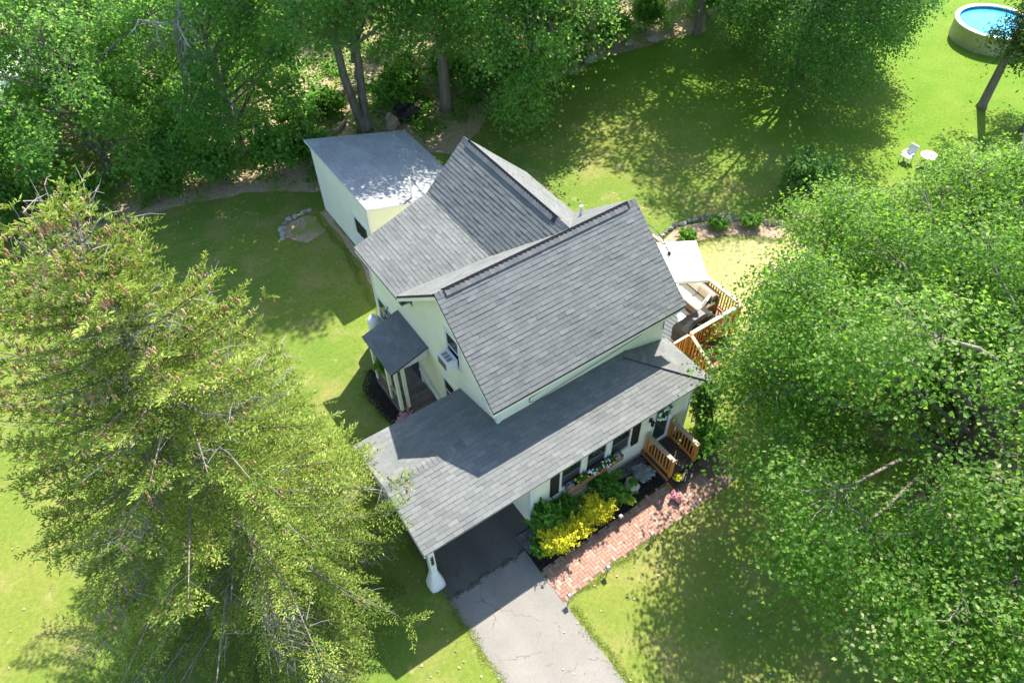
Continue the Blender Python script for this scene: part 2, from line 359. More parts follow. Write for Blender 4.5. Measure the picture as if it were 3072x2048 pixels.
structure('mulch_bed', flat(wavy([(-.64, -1.74), (6.2, -1.74), (6.2, -3.2), (4.3, -3.0), (2.2, -3.1), (-.1, -3.15), (-.66, -3.1)], .03, .3, 6), .012), 'mulch')
structure('gravel_strip', flat(wavy([(-.62, -2.5), (-.62, -1.76), (4.4, -1.76), (4.4, -2.05), (2.6, -2.1), (.3, -1.95), (-.1, -2.4)], .04, .3, 9), .016), 'gravel')
structure('gravel_bed', flat(wavy([(0, 6.9), (-1.35, 6.75), (-1.8, 6.2), (-1.92, 5.5), (-1.8, 4.4), (-1.55, 3.2), (-.9, 2.2), (0, 2.1)], .04, .3, 8), .012), 'mulch')
structure('garden_bed', flat(wavy([(12.1, 5.9), (13.4, 6.15), (15.1, 5.7), (16.5, 4.4), (17.3, 3.3), (16.6, 2.9), (15.6, 3.9), (14.6, 4.75), (13.4, 5.0), (12.2, 5.1)], .08, .4, 4), .012), 'bedsoil')
structure('dirt_strip', flat(wavy([(1.42, 16.3), (1.42, 10.9), (.8, 9.2), (.5, 9.2), (1.0, 11.5), (1.15, 13.5), (1.1, 16.2)], .08, .4, 7), .012), 'bedsoil')
structure('garden_border', flat(wavy([(.8, 16.2), (.9, 14.9), (-.2, 14.6), (-.75, 15.5), (-.5, 16.3), (.4, 16.5)], .08, .4, 12), .014), 'litter')

# ------------------------------------------------------------------ brick walkway, aligned herringbone
wk = MB(); walk = wavy([(-.62, -3.12), (2.2, -3.10), (4.25, -3.05), (4.4, -3.0), (6.6, -3.0), (6.6, -4.2), (3.3, -4.2), (1.2, -4.12), (-.5, -4.24), (-.68, -4.24)], .0, 9, 2)
wobj = structure('brick_walkway', flat(walk, .016), 'joint')
bricks = []
def inside(p, poly):
    c = False; n = len(poly)
    for i in range(n):
        a, b = poly[i], poly[i-1]
        if (a[1] > p[1]) != (b[1] > p[1]) and p[0] < (b[0]-a[0])*(p[1]-a[1])/(b[1]-a[1])+a[0]: c = not c
    return c
BW = .105
for i in range(-60, 160):
    for j in range(-60, 60):
        k = (i-j) % 4
        if k == 0: r = (i, j, i+2, j+1)
        elif k == 3: r = (i, j, i+1, j+2)
        else: continue
        x0, y0, x1, y1 = [q*BW for q in r]; x0 += -1; x1 += -1; y0 -= 3.6; y1 -= 3.6
        if inside(((x0+x1)/2, (y0+y1)/2), walk) and x0 < 5.6: bricks.append((x0, y0, x1, y1))
bricks.sort(key=lambda r: math.dist(((r[0]+r[2])/2, (r[1]+r[3])/2, 0), CAM))
rest = MB(); rb = random.Random(3)
for k, (x0, y0, x1, y1) in enumerate(bricks):
    h = .022+rb.uniform(-.002, .002); e = .003; c = .004; t = rb.random()**1.15
    tl = [rb.uniform(-.0015, .0015) for _ in range(2)]
    mb = MB() if k < 300 else rest
    vs = [(x0+e, y0+e, .010), (x1-e, y0+e, .010), (x1-e, y1-e, .010), (x0+e, y1-e, .010), (x0+e+c, y0+e+c, h), (x1-e-c, y0+e+c, h+tl[0]), (x1-e-c, y1-e-c, h+tl[0]+tl[1]), (x0+e+c, y1-e-c, h+tl[1])]
    mb.add(vs, [(4, 5, 6, 7), (0, 1, 5, 4), (1, 2, 6, 5), (2, 3, 7, 6), (3, 0, 4, 7)], t)
    if k < 300: part('brick', mb, 'brick', wobj)
if rest.v: part('bricks', rest, 'brick', wobj, kind='stuff')

# ------------------------------------------------------------------ shingles
def clip(poly, cl):
    """Sutherland-Hodgman in 2-D, cl counter-clockwise convex"""
    for i in range(len(cl)):
        a, b = cl[i], cl[(i+1) % len(cl)]; out = []
        for k in range(len(poly)):
            p, q = poly[k-1], poly[k]
            sp = (b[0]-a[0])*(p[1]-a[1])-(b[1]-a[1])*(p[0]-a[0]); sq = (b[0]-a[0])*(q[1]-a[1])-(b[1]-a[1])*(q[0]-a[0])
            if (sp >= 0) != (sq >= 0):
                t = sp/(sp-sq); out.append((p[0]+(q[0]-p[0])*t, p[1]+(q[1]-p[1])*t))
            if sq >= 0: out.append(q)
        poly = out
        if len(poly) < 3: return []
    return poly
def shingles(O, U, V, polys, seed, exp=.143, tabw=.30, th=.013, lam=.3):
    """polys: convex polygons in (u,v); returns [verts, faces, tint, centre, area]"""
    O, U, V = np.array(O, float), np.array(U, float), np.array(V, float)
    U /= np.linalg.norm(U); V /= np.linalg.norm(V); Nn = np.cross(U, V)
    rr = random.Random(seed); res = []
    for cl in polys:
        us = [p[0] for p in cl]; vs_ = [p[1] for p in cl]
        ar = sum(cl[i][0]*cl[(i+1) % len(cl)][1]-cl[(i+1) % len(cl)][0]*cl[i][1] for i in range(len(cl)))
        if ar < 0: cl = cl[::-1]
        for r in range(int(min(vs_)/exp)-1, int(max(vs_)/exp)+1):
            v0, v1 = r*exp, (r+1)*exp+.004; off = (r % 2)*tabw*.5+rr.uniform(-.012, .012)
            row_t = rr.uniform(-.015, .015)
            c = int((min(us)-off)/tabw)-1
            while c*tabw+off < max(us):
                u0 = c*tabw+off+.002; u1 = u0+tabw-.004; c += 1
                p = clip([(u0, v0+rr.uniform(-.004, .004)), (u1, v0+rr.uniform(-.004, .004)), (u1, v1), (u0, v1)], cl)
                if not p: continue
                A = abs(sum(p[i-1][0]*p[i][1]-p[i][0]*p[i-1][1] for i in range(len(p))))/2
                if A < 4e-4: continue
                t = th*(1.35 if rr.random() < lam else .85)+rr.uniform(0, .003)
                n = len(p)
                top = [O+U*a+V*b+Nn*(.003+t*(1-max(0, min(1, (b-v0)/exp))*.8)) for a, b in p]
                bot = [O+U*a+V*b for a, b in p]
                res.append((top+bot, [list(range(n))]+[(i+n, (i+1) % n+n, (i+1) % n, i) for i in range(n)], min(1, max(0, rr.gauss(.45, .13)+row_t)), sum(top)/n, A))
    return res
def caps(A, B, half, w1, w2, seed, step=.15, th=.012, tbase=.55):
    """folded ridge-cap shingles from A to B; w1,w2 = downslope unit vectors either side"""
    A, B, w1, w2 = [np.array(x, float) for x in (A, B, w1, w2)]; d = B-A; L = np.linalg.norm(d); d /= L; rr = random.Random(seed); out = []
    up = np.array([0, 0, 1.])
    for i in range(int(L/step)):
        a = A+d*i*step; b = A+d*min(L, (i+1)*step+.01)
        h0, h1 = th*1.6+.01, th*.6+.01
        vs = [a+w1*half+up*h0*.8, a+up*h0*1.5, a+w2*half+up*h0*.8, b+w1*half+up*h1*.8, b+up*h1*1.5, b+w2*half+up*h1*.8,
              a+w1*half-up*.01, a+w2*half-up*.01]
        out.append((vs, [(0, 1, 4, 3), (1, 2, 5, 4), (0, 6, 7, 2, 1)], min(1, max(0, rr.gauss(tbase, .25)))))
    return out

# ------------------------------------------------------------------ the house
house = thing('house', 'cream two storey house with grey shingle gable roofs and open carport', 'house')
# -- walls
ZR, ZE, YR = 6.90, 4.586, 2.381
SM = (ZR-ZE)/(YR+.379)
w = MB(); w.box(0, 6.4, 0, 4.76, 0, 4.78); part('wall', w, 'cream', house)
for x0, x1 in ((0, .1), (6.3, 6.4)):
    w = MB(); w.prism([(x0, 0, 4.78), (x0, 4.76, 4.78), (x0, YR, 4.78+SM*YR)], (x1-x0, 0, 0)); part('gable_wall', w, 'cream', house)
w = MB(); w.box(.004, 6.35, 4.76, 8.0, 0, 4.2); part('wall', w, 'cream', house)
WM = .974
w = MB(); w.prism([(.004, 7.9, 4.2), (6.35, 7.9, 4.2), (6.35, 7.9, 4.75), (4.296, 7.9, 6.75), (2.65, 7.9, 5.12), (.004, 7.9, 4.26)], (0, .1, 0)); part('gable_wall', w, 'cream', house)
w = MB(); w.box(-.05, 6.25, -1.73, -.004, 0, 2.74)
part('wall', w, 'cream', house)
w = MB(); w.prism([(6.15, -1.73, 2.74), (6.15, -.004, 2.74), (6.15, -.004, 2.9)], (.1, 0, 0)); part('gable_wall', w, 'cream', house)
for x, y in ((-.09, -1.77), (6.17, -1.77)):
    w = MB(); w.box(x, x+.12, y, y+.12, .05, 2.75); part('corner_trim', w, 'trim', house)
w = MB(); w.box(-.03, .1, -.03, .1, 2.9, 4.7); part('corner_trim', w, 'trim', house)
w = MB(); w.box(-.03, .09, 7.94, 8.03, 0, 4.2); part('corner_trim', w, 'trim', house)
w = MB(); w.box(-.02, 6.3, -1.76, -1.70, 0.016, .16); part('foundation', w, 'stone', house)
# -- roof decks with shingles
ALL = []          # every shingle of the house with its roof part
def roof(name, polys3, th, items, capitems=(), under='underlay'):
    mb = MB()
    for p in polys3: mb.slab(p, th)
    o = part(name, mb, under, house)
    ALL.extend([(o, it) for it in items])
    if capitems:
        for c in capitems: part('ridge_cap', MB().add(*c), 'ridge', o)
    return o
def xyz_m(u, v): return None
sl_len = math.hypot(2.76, 2.314)
x0, x1 = -.345, 6.767
# main gable
OF = (x0, -.379, ZE); VF = (0, 2.76, 2.314); OB = (x1, 5.141, ZE); VB = (0, -2.76, 2.314)
it = shingles(OF, (1, 0, 0), VF, [[(0, 0), (x1-x0, 0), (x1-x0, sl_len), (0, sl_len)]], 1)
it += shingles(OB, (-1, 0, 0), VB, [[(0, 0), (x1-x0, 0), (x1-x0, sl_len), (0, sl_len)]], 2)
dn_f = np.array([0, -2.76, -2.314])/sl_len; dn_b = np.array([0, 2.76, -2.314])/sl_len
cp = caps((x0, YR, ZR), (x0+.32, YR, ZR), .14, dn_f, dn_b, 3)
cp += caps((x1-.32, YR, ZR), (x1, YR, ZR), .14, dn_f, dn_b, 4)
main_roof = roof('main_roof', [[(x0, -.379, ZE), (x1, -.379, ZE), (x1, YR, ZR), (x0, YR, ZR)], [(x0, YR, ZR), (x1, YR, ZR), (x1, 5.141, ZE), (x0, 5.141, ZE)]], .09, it, cp)
def ridge_vent(parent, A, B, w1, w2, seed):
    """raised shingle-over ridge vent: dark slot below, caps above"""
    A, B, w1, w2 = [np.array(q, float) for q in (A, B, w1, w2)]
    up = np.array([0, 0, 1.]); mb = MB()
    pr = [w1*.20-up*.01, w1*.20+up*.045, up*.085, w2*.20+up*.045, w2*.20-up*.01]
    n = 5; mb.add([A+q for q in pr]+[B+q for q in pr], [[0, 1, 2, 3, 4], [9, 8, 7, 6, 5]]+[(i, i+5, (i+1) % 5+5, (i+1) % 5) for i in range(5)])
    v = part('ridge_vent', mb, 'dark', parent)
    for c in caps(A+up*.05, B+up*.05, .225, w1, w2, seed, .16, .0045, .6): part('ridge_cap', MB().add(*c), 'ridge', parent)
ridge_vent(main_roof, (x0+.30, YR, ZR), (x1-.33, YR, ZR), dn_f, dn_b, 6)
# rear wing: steep upper slopes and a shallower lower left slope
XW, ZW, YB = 4.296, 6.90, 8.275
XK, ZK = 2.65, 5.30; XL, ZL = -.294, 4.34; XRE = 6.832; ZRE = ZW-WM*(XRE-XW)
up_l = np.array([XW-XK, 0, ZW-ZK]); Lu = np.linalg.norm(up_l)
lo_l = np.array([XK-XL, 0, ZK-ZL]); Ll = np.linalg.norm(lo_l)
rt_l = np.array([XW-XRE, 0, ZW-ZRE]); Lr = np.linalg.norm(rt_l)
it = shingles((XK, YB, ZK), (0, -1, 0), up_l, [[(0, 0), (YB-2.45, 0), (YB-2.45, Lu), (0, Lu)]], 7)
a = .33/ (XK-XL)*Ll
it += shingles((XL, YB, ZL), (0, -1, 0), lo_l, [[(0, 0), (YB-5.0, 0), (YB-5.0, a), (0, a)], [(0, a), (YB-2.6, a), (YB-2.6, Ll), (0, Ll)]], 8)
it += shingles((XRE, 2.45, ZRE), (0, 1, 0), rt_l, [[(0, 0), (YB-2.45, 0), (YB-2.45, Lr), (0, Lr)]], 9)
dn_l = -up_l/Lu; dn_r = -rt_l/Lr
cp = caps((XW, YB, ZW), (XW, YB-.35, ZW), .14, dn_r, dn_l, 10)+caps((XW, 3.1, ZW), (XW, 2.4, ZW), .14, dn_r, dn_l, 11)
wing_roof = roof('wing_roof', [[(XW, YB, ZW), (XW, 2.45, ZW), (XK, 2.45, ZK), (XK, YB, ZK)][::-1], [(XK, YB, ZK), (XK, 2.6, ZK), (.03, 2.6, ZL+(.324)/(XK-XL)*(ZK-ZL)), (.03, 5.0, ZL+.324/(XK-XL)*(ZK-ZL)), (XL, 5.0, ZL), (XL, YB, ZL)][::-1],
                               [(XRE, YB, ZRE), (XRE, 2.45, ZRE), (XW, 2.45, ZW), (XW, YB, ZW)][::-1]], .08, it, cp)
ridge_vent(wing_roof, (XW, YB-.30, ZW), (XW, 3.05, ZW), dn_r, dn_l, 12)
# low front roof: gable over the carport, hip at the right end
KL = (3.421-2.84)/2.061
xl, xr, yf, zf, zl = -3.698, 6.6, -2.061, 2.84, 3.421
Lf = math.hypot(2.061, zl-zf); xa = 4.62; yb = 2.116; zb = zl-KL*yb
it = shingles((xl, yf, zf), (1, 0, 0), (0, 2.061, zl-zf), [[(0, 0), (xr-xl, 0), (xa-xl, Lf), (0, Lf)]], 14, .14, .31)
Lb = math.hypot(yb, zl-zb)
it += shingles((0, yb, zb), (-1, 0, 0), (0, -yb, zl-zb), [[(0, 0), (-xl, 0), (-xl, Lb), (0, Lb)]], 15, .14, .31)
hipv = np.array([xa-xr, 0, zl-zf]); Lh = np.linalg.norm(hipv)
it += shingles((xr, yf, zf), (0, 1, 0), hipv, [[(0, 0), (2.061, 0), (2.061, Lh)]], 16, .14, .31)
df = np.array([0, -2.061, zf-zl])/Lf; db = np.array([0, yb, zb-zl])/Lb
cp = caps((xl, 0, zl), (-.02, 0, zl), .15, df, db, 17, .15)
hd = np.array([xr-xa, yf, zf-zl]); hd /= np.linalg.norm(hd)
cp += caps((xr, yf, zf), (xa, -.02, zl-.005), .15, np.array([-.7, -.7, .1]), np.array([.75, .65, .1])-0*hd, 18, .15)
low_roof = roof('low_roof', [[(xl, yf, zf), (xr, yf, zf), (xa, 0, zl), (xl, 0, zl)], [(xl, 0, zl), (0, 0, zl), (0, yb, zb), (xl, yb, zb)], [(xr, yf, zf), (xr, 0, zf), (xa, 0, zl)]], .035, it, cp)
# porch roof: lean-to on the left wall
py0, py1, pz0, pz1, pw = 6.109, 4.061, 2.515, 2.959, 1.434
Lp = math.hypot(pw, pz1-pz0)
it = shingles((-pw, py0, pz0), (0, -1, 0), (pw, 0, pz1-pz0), [[(0, 0), (py0-py1, 0), (py0-py1, Lp), (0, Lp)]], 19, .143, .31)
porch_roof = roof('porch_roof', [[(-pw, py1, pz0), (0, py1, pz1), (0, py0, pz1), (-pw, py0, pz0)]], .06, it)
# pieces: the 300 that show largest become objects, the rest one part per roof
def show(it):
    vs, fs, t, c, A = it; n = np.cross(vs[1]-vs[0], vs[2]-vs[0]); n /= np.linalg.norm(n)+1e-9; d = CAM-c; D = np.linalg.norm(d)
    return A*max(0, n@d)/D**3
ALL.sort(key=lambda q: -show(q[1]))
rest = {}
cut = 4e-5
for k, (o, itm) in enumerate(ALL):
    if k < 300:
        part('shingle', MB().add(itm[0], itm[1], itm[2]), 'shingle', o)
    else:
        rest.setdefault(o, MB()).add(itm[0], itm[1], itm[2])
for o, mb in rest.items(): part('shingles', mb, 'shingle', o, kind='stuff')
# fascia and rake boards
f = MB(); f.box(xl, xr-.06, yf+.06, yf+.085, zf-.18, zf-.022); part('fascia', f, 'trim', house)
f = MB(); f.box(xr-.085, xr-.06, yf+.09, -.02, zf-.18, zf-.022); part('fascia', f, 'trim', house)
for yy, zz in (((yf+.03, zf-.075), (-.001, zl-.075)), ((yb, zb-.075), (.001, zl-.075))):
    f = MB(); f.add([(xl, yy[0], yy[1]), (xl, zz[0], zz[1]), (xl, zz[0], zz[1]-.13), (xl, yy[0], yy[1]-.13), (xl+.03, yy[0], yy[1]), (xl+.03, zz[0], zz[1]), (xl+.03, zz[0], zz[1]-.13), (xl+.03, yy[0], yy[1]-.13)],
                    [(0, 1, 2, 3), (7, 6, 5, 4), (0, 4, 5, 1), (3, 2, 6, 7), (0, 3, 7, 4), (1, 5, 6, 2)]); part('rake_board', f, 'trim', house)
f = MB(); f.box(xl+.04, -.1, -1.72, -1.60, zf-.19, zf-.03); part('beam', f, 'trim', house)
f = MB(); f.box(xl+.04, -.1, 1.60, 1.72, zf-.19, zf-.03); part('beam', f, 'trim', house)
for xx in (x0+.004, x1-.03):
    for a_, b_ in (((-.379, ZE-.092), (YR-.001, ZR-.092)), ((5.141, ZE-.092), (YR+.001, ZR-.092))):
        f = MB(); f.prism([(xx, a_[0], a_[1]), (xx, b_[0], b_[1]), (xx, b_[0], b_[1]-.14), (xx, a_[0], a_[1]-.14)], (.026, 0, 0)); part('rake_board', f, 'cream', house)
f = MB(); f.box(x0+.03, x1-.03, -.375, -.345, ZE-.20, ZE-.092); part('fascia', f, 'cream', house)
f = MB(); f.box(x0+.03, -.004, -.345, .34, ZE-.13, ZE-.10); part('soffit', f, 'cream', house)
f = MB(); f.box(x0+.03, x1-.03, -.345, -.004, ZE-.17, ZE-.135); part('soffit', f, 'cream', house)
for yy in (YB-.028,):
    f = MB(); f.prism([(XL, yy, ZL-.082), (XK, yy, ZK-.082), (XK, yy, ZK-.20), (XL, yy, ZL-.20)], (0, .024, 0)); part('rake_board', f, 'cream', house)
    f = MB(); f.prism([(XW, yy, ZW-.082), (XRE, yy, ZRE-.082), (XRE, yy, ZRE-.20), (XW, yy, ZW-.20)], (0, .024, 0)); part('rake_board', f, 'cream', house)
f = MB(); f.box(XL, XL+.025, 5.0, YB-.03, ZL-.20, ZL-.082); part('fascia', f, 'cream', house)
f = MB(); f.box(XL+.03, 0, 5.0, YB-.03, ZL-.15, ZL-.12); part('soffit', f, 'cream', house)
f = MB(); f.box(-.02, .0, -.02, 6.4, 2.9, 3.0)
# -- windows: frame, sashes, panes; plane given by origin, u axis, out axis
def window(parent, o, u, n, w_, h_, label=None, upper_dark=True, name='window', screen=False):
    o, u, n, up = Vector(o), Vector(u), Vector(n), Vector((0, 0, 1))
    def pl(mb, a0, a1, b0, b1, d0, d1):
        vs = [o+u*a+up*b+n*d for d in (d0, d1) for a, b in ((a0, b0), (a1, b0), (a1, b1), (a0, b1))]
        return mb.add(vs, [(3, 2, 1, 0), (4, 5, 6, 7), (0, 1, 5, 4), (1, 2, 6, 5), (2, 3, 7, 6), (3, 0, 4, 7)])
    fr = MB(); t = .075
    pl(fr, -t, 0, -t, h_+t, -.01, .045); pl(fr, w_, w_+t, -t, h_+t, -.01, .045); pl(fr, 0, w_, h_, h_+t, -.01, .045); pl(fr, -t*1.3, w_+t*1.3, -t, 0, .0451, .075); pl(fr, 0, w_, -t, 0, -.01, .045)
    win = part(name, fr, 'trim', parent, label)
    mid = h_*.5
    s = MB(); e = .035
    for b0, b1, d in ((0, mid, .004), (mid, h_, .016)):
        pl(s, 0, e, b0, b1, d, d+.02); pl(s, w_-e, w_, b0, b1, d, d+.02); pl(s, e, w_-e, b0, b0+e, d, d+.02); pl(s, e, w_-e, b1-e, b1, d, d+.02)
    part('sash', s, 'trim' if not screen else 'metal', win)
    for b0, b1, d in ((e, mid-e, .006), (mid+e, h_-e, .018)):
        p = MB(); pl(p, e, w_-e, b0, b1, d-.008, d); part('pane', p, 'glass' if b0 > mid or not screen else 'screen', win)
    return win
for x in (1.05, 2.01, 2.97):
    window(house, (x, -1.73, 1.23), (1, 0, 0), (0, -1, 0), .72, 1.05, screen=True)
for x, wd in ((.65, .35), (3.79, .34)):
    s = MB(); s.box(x, x+wd, -1.765, -1.731, 1.04, 2.36)
    sh = part('shutter', s, 'dark', house)
    for k in range(20):
        z = 1.10+k*.06
        l = MB(); l.add([(x+.04, -1.766, z+.05), (x+wd-.04, -1.766, z+.05), (x+wd-.04, -1.782, z), (x+.04, -1.782, z)], [(0, 1, 2, 3)]); part('slat', l, 'dark', sh)
# front storm door
d = MB(); d.box(4.62, 4.70, -1.79, -1.731, .35, 2.45); d.box(5.44, 5.53, -1.79, -1.731, .35, 2.45); d.box(4.70, 5.44, -1.79, -1.731, 2.40, 2.48); d.box(4.66, 5.50, -1.84, -1.731, .30, .349)
dr = part('front_door', d, 'trim', house)
d = MB(); d.box(4.78, 5.36, -1.757, -1.731, .48, 2.3); part('pane', d, 'door_glass', dr)
d = MB(); d.box(4.70, 4.78, -1.765, -1.731, .36, 2.4); d.box(5.36, 5.44, -1.765, -1.731, .36, 2.4); d.box(4.78, 5.36, -1.765, -1.731, .36, .48); part('door_frame', d, 'trim', dr)
d = MB(); d.bar((4.74, -1.80, 1.15), (4.74, -1.80, 1.38), .02, .03); part('handle', d, 'dark', dr)
# door wreath hangs on the door
def blossoms(mb, pts, r, seed, t=(0, 1)):
    rr = random.Random(seed)
    for p in pts:
        tt = rr.uniform(*t); k = 6; R = r*rr.uniform(.7, 1.2)
        nz = Vector((rr.uniform(-.5, .5), rr.uniform(-.8, .1), rr.uniform(.4, 1))).normalized(); a = nz.orthogonal().normalized(); b = nz.cross(a); c = Vector(p)
        mb.add([c+nz*R*.5]+[c+(a*math.cos(6.283*i/k)+b*math.sin(6.283*i/k))*R*(1 if i % 2 else .72) for i in range(k)], [(0, 1+i, 1+(i+1) % k) for i in range(k)], tt)
def leaves(mb, c, nrm, size, tints, wid=.42, seed=0, spread=1.0):
    """leaf quads at centres c (N,3) with normals nrm"""
    r = np.random.default_rng(seed); n = len(c); nrm = nrm/np.linalg.norm(nrm, axis=1, keepdims=True)
    a = r.normal(size=(n, 3)); a -= (a*nrm).sum(1, keepdims=True)*nrm; a /= np.linalg.norm(a, axis=1, keepdims=True); b = np.cross(nrm, a)
    s = (np.asarray(size)*np.ones(n))[:, None]
    q = np.stack([c-a*s*.5, c+b*s*wid+nrm*s*.10+a*s*.06, c+a*s*.55-nrm*s*.06, c-b*s*wid+nrm*s*.10+a*s*.06], 1)
    mb.quads(q, tints)
wr = thing('door_wreath', 'white blossom wreath hanging on the glass front door', 'wreath', (5.07, -1.80, 1.95))
wl = MB(); cs = np.array([(5.07+.24*math.cos(a_), -1.80, 1.95+.26*math.sin(a_)) for a_ in np.linspace(0, 6.28, 150)])+RNG.normal(0, .045, (150, 3))*np.array([1, .5, 1])
leaves(wl, cs, np.array([0, -1, .6])+RNG.normal(0, .5, (150, 3)), .09, RNG.random(150), seed=1); part('leaves', wl, 'leaf_bush', wr)
wl = MB(); blossoms(wl, [(5.07+.25*math.cos(a_)+random.uniform(-.06, .06), -1.84, 1.93+.27*math.sin(a_)+random.uniform(-.06, .06)) for a_ in np.linspace(0, 6.28, 34)], .055, 4); part('blossoms', wl, 'white_flower', wr)
# wall lantern
sc_ = MB(); sc_.box(4.50, 4.58, -1.76, -1.731, 1.80, 2.0); sc_.tube([(4.54, -1.76, 1.93), (4.54, -1.84, 1.98)], .012, 5); sc_.lathe((4.54, -1.86, 1.70), [(.03, 0), (.055, .04), (.055, .20), (.075, .21), (.01, .27)], 8); part('wall_lantern', sc_, 'dark', house)
# left wall windows
window(house, (0, 2.62, 3.98), (0, -1, 0), (-1, 0, 0), .70, 1.12, label='upper gable window holding an air conditioner')
window(house, (0, 3.14, 1.25), (0, -1, 0), (-1, 0, 0), .66, 1.15)
window(house, (.004, 7.80, 1.12), (0, -1, 0), (-1, 0, 0), .78, 1.15)
window(house, (.004, 6.95, 1.12), (0, -1, 0), (-1, 0, 0), .72, 1.15)
# porch: posts, rails, floor, door, steps
fl = MB(); fl.box(-1.28, -.004, 4.15, 6.05, .0, .33); pf = part('porch_floor', fl, 'porch_wood', house)
for k in range(9):
    b = MB(); y_ = 4.15+k*.211; b.box(-1.30, -.006, y_+.004, y_+.205, .331, .352, random.random()); part('floor_board', b, 'porch_wood', pf)
for k in range(2):
    b = MB(); b.box(-.95, -.05, 4.148-.26*(k+1), 4.146-.26*k, 0, .24-.11*k, random.random()); part('step', b, 'porch_wood', house)
for (x, y) in ((-1.24, 5.95), (-1.24, 4.90), (-1.24, 4.2), (-.98, 4.2)):
    p = MB(); p.box(x-.055, x+.055, y-.055, y+.055, .36, 2.52); part('porch_post', p, 'cream', house)
p = MB(); p.box(-1.32, -1.20, 4.1, 6.05, 2.40, 2.47); part('beam', p, 'cream', house)
p = MB(); p.prism([(-1.36, 4.13, 2.44), (-.02, 4.13, 2.44), (-.02, 4.13, 2.86)], (0, .04, 0)); part('gable_wall', p, 'trim', house)
for ya, yb_ in ((5.9, 4.96), (4.84, 4.26)):
    r_ = MB(); r_.box(-1.27, -1.21, yb_, ya, 1.0, 1.06); rr_ = part('porch_rail', r_, 'cedar_top', house)
    k = int((ya-yb_)/.11)
    for j in range(k):
        y = yb_+(j+.5)*(ya-yb_)/k
        b = MB(); b.box(-1.255, -1.225, y-.035, y+.035, .42, .999); part('baluster', b, 'porch_wood', rr_)
d = MB(); d.box(-.05, -.001, 4.85, 4.93, .36, 2.42); d.box(-.05, -.001, 5.73, 5.81, .36, 2.42); d.box(-.05, -.001, 4.93, 5.73, 2.34, 2.42); sd = part('side_door', d, 'trim', house)
d = MB(); d.box(-.03, -.001, 4.93, 5.73, .36, 2.34); part('door_panel', d, 'door_glass', sd)
d = MB(); d.bar((-.12, 3.55, .72), (-.12, 4.78, 1.28), .05, .05); d.bar((-.12, 3.6, .0), (-.12, 3.6, .74), .05, .05); part('handrail', d, 'trim', house)
# carport posts with flared bases
def flared(x, y, h, label=None):
    p = MB(); p.box(x-.09, x+.09, y-.09, y+.09, .88, h)
    ps = part('carport_post', p, 'trim', house, label)
    b = MB(); prof = [(.20, 0), (.245, .10), (.24, .26), (.19, .50), (.125, .84), (.11, .93)]
    n = 16; vs = []
    for r, z in prof:
        for k in range(n):
            a_ = 2*math.pi*k/n; e = 1/max(abs(math.cos(a_)), abs(math.sin(a_))); e = min(e, 1.22)
            vs.append((x+r*e*math.cos(a_), y+r*e*math.sin(a_), z+.01))
    b.add(vs, [(i*n+k, i*n+(k+1) % n, (i+1)*n+(k+1) % n, (i+1)*n+k) for i in range(len(prof)-1) for k in range(n)]+[[(len(prof)-1)*n+k for k in range(n)]])
    part('post_base', b, 'trim', ps, smooth=True)
    return ps
post = flared(-3.42, -1.70, 2.68)
flared(-3.42, 1.30, 2.68)
# house number 222 down the front of the post
two = [(-.5, .55), (-.38, .85), (0, 1), (.38, .85), (.48, .55), (.30, .2), (-.1, -.3), (-.5, -.85), (-.5, -1), (.5, -1)]
for k in range(3):
    nm = MB(); cz = 1.92-k*.165
    pts = [(-3.42+u*.085, -1.796, cz+v*.062) for u, v in two]
    for a_, b_ in zip(pts[:-1], pts[1:]): nm.bar(a_, b_, .012, .030, (0, -1, 0)) if False else nm.bar(a_, b_, .030, .012, (0, -1, 0))
    part('house_number', nm, 'dark', post)
# gable detail and pipes
for c, h, m_ in (((5.95, 3.92, 5.48), .55, 'trim'),):
    p = MB(); p.tube([c, (c[0], c[1], c[2]+.04), (c[0], c[1], c[2]+.06), (c[0], c[1], c[2]+h)], [.12, .10, .055, .055], 12); part('vent_pipe', p, m_, main_roof, smooth=False)
# service cable across the front wall and over the hip
p = MB(); p.tube([(1.1, -.02, 3.72), (1.15, -.03, 3.80), (3.2, -.03, 3.98), (5.0, -.03, 4.10), (6.2, -.03, 4.20), (6.33, -.03, 4.12), (6.33, -.03, 3.45)], .012, 5); part('service_cable', p, 'dark', house)
p = MB(); p.tube([(1.12, -.025, 3.72), (1.1, -.03, 3.60), (1.3, -.05, 3.52), (4.0, -.05, 3.72), (6.25, -.05, 3.95)], .009, 5); part('service_cable', p, 'dark', house)

# air conditioner sits in the upper window
ac = thing('air_conditioner', 'white air conditioner jutting out of the upper gable window', 'air conditioner', (-.2, 2.27, 4.0))
b = MB(); b.box(-.42, -.05, 2.0, 2.54, 4.0, 4.36); part('housing', b, 'white_plastic', ac)
for k in range(3):
    b = MB(); y_ = 2.08+k*.14; b.box(-.34, -.16, y_, y_+.10, 4.361, 4.367); part('vent', b, 'metal', ac)
b = MB(); b.box(-.427, -.4205, 2.04, 2.50, 4.04, 4.32); part('grille', b, 'wicker', ac)

# propane tank
tk = thing('propane_tank', 'tall white propane tank against the left side wall', 'tank', (-.35, 7.75, 0))
b = MB(); b.lathe((-.35, 7.75, .02), [(.20, 0), (.25, .08), (.25, 1.15), (.235, 1.26), (.17, 1.36), (.06, 1.40)], 20); part('body', b, 'tank', tk, smooth=True)
b = MB(); b.lathe((-.35, 7.75, 1.42), [(.07, 0), (.07, .12), (.03, .14)], 10); part('valve_cap', b, 'tank', tk)

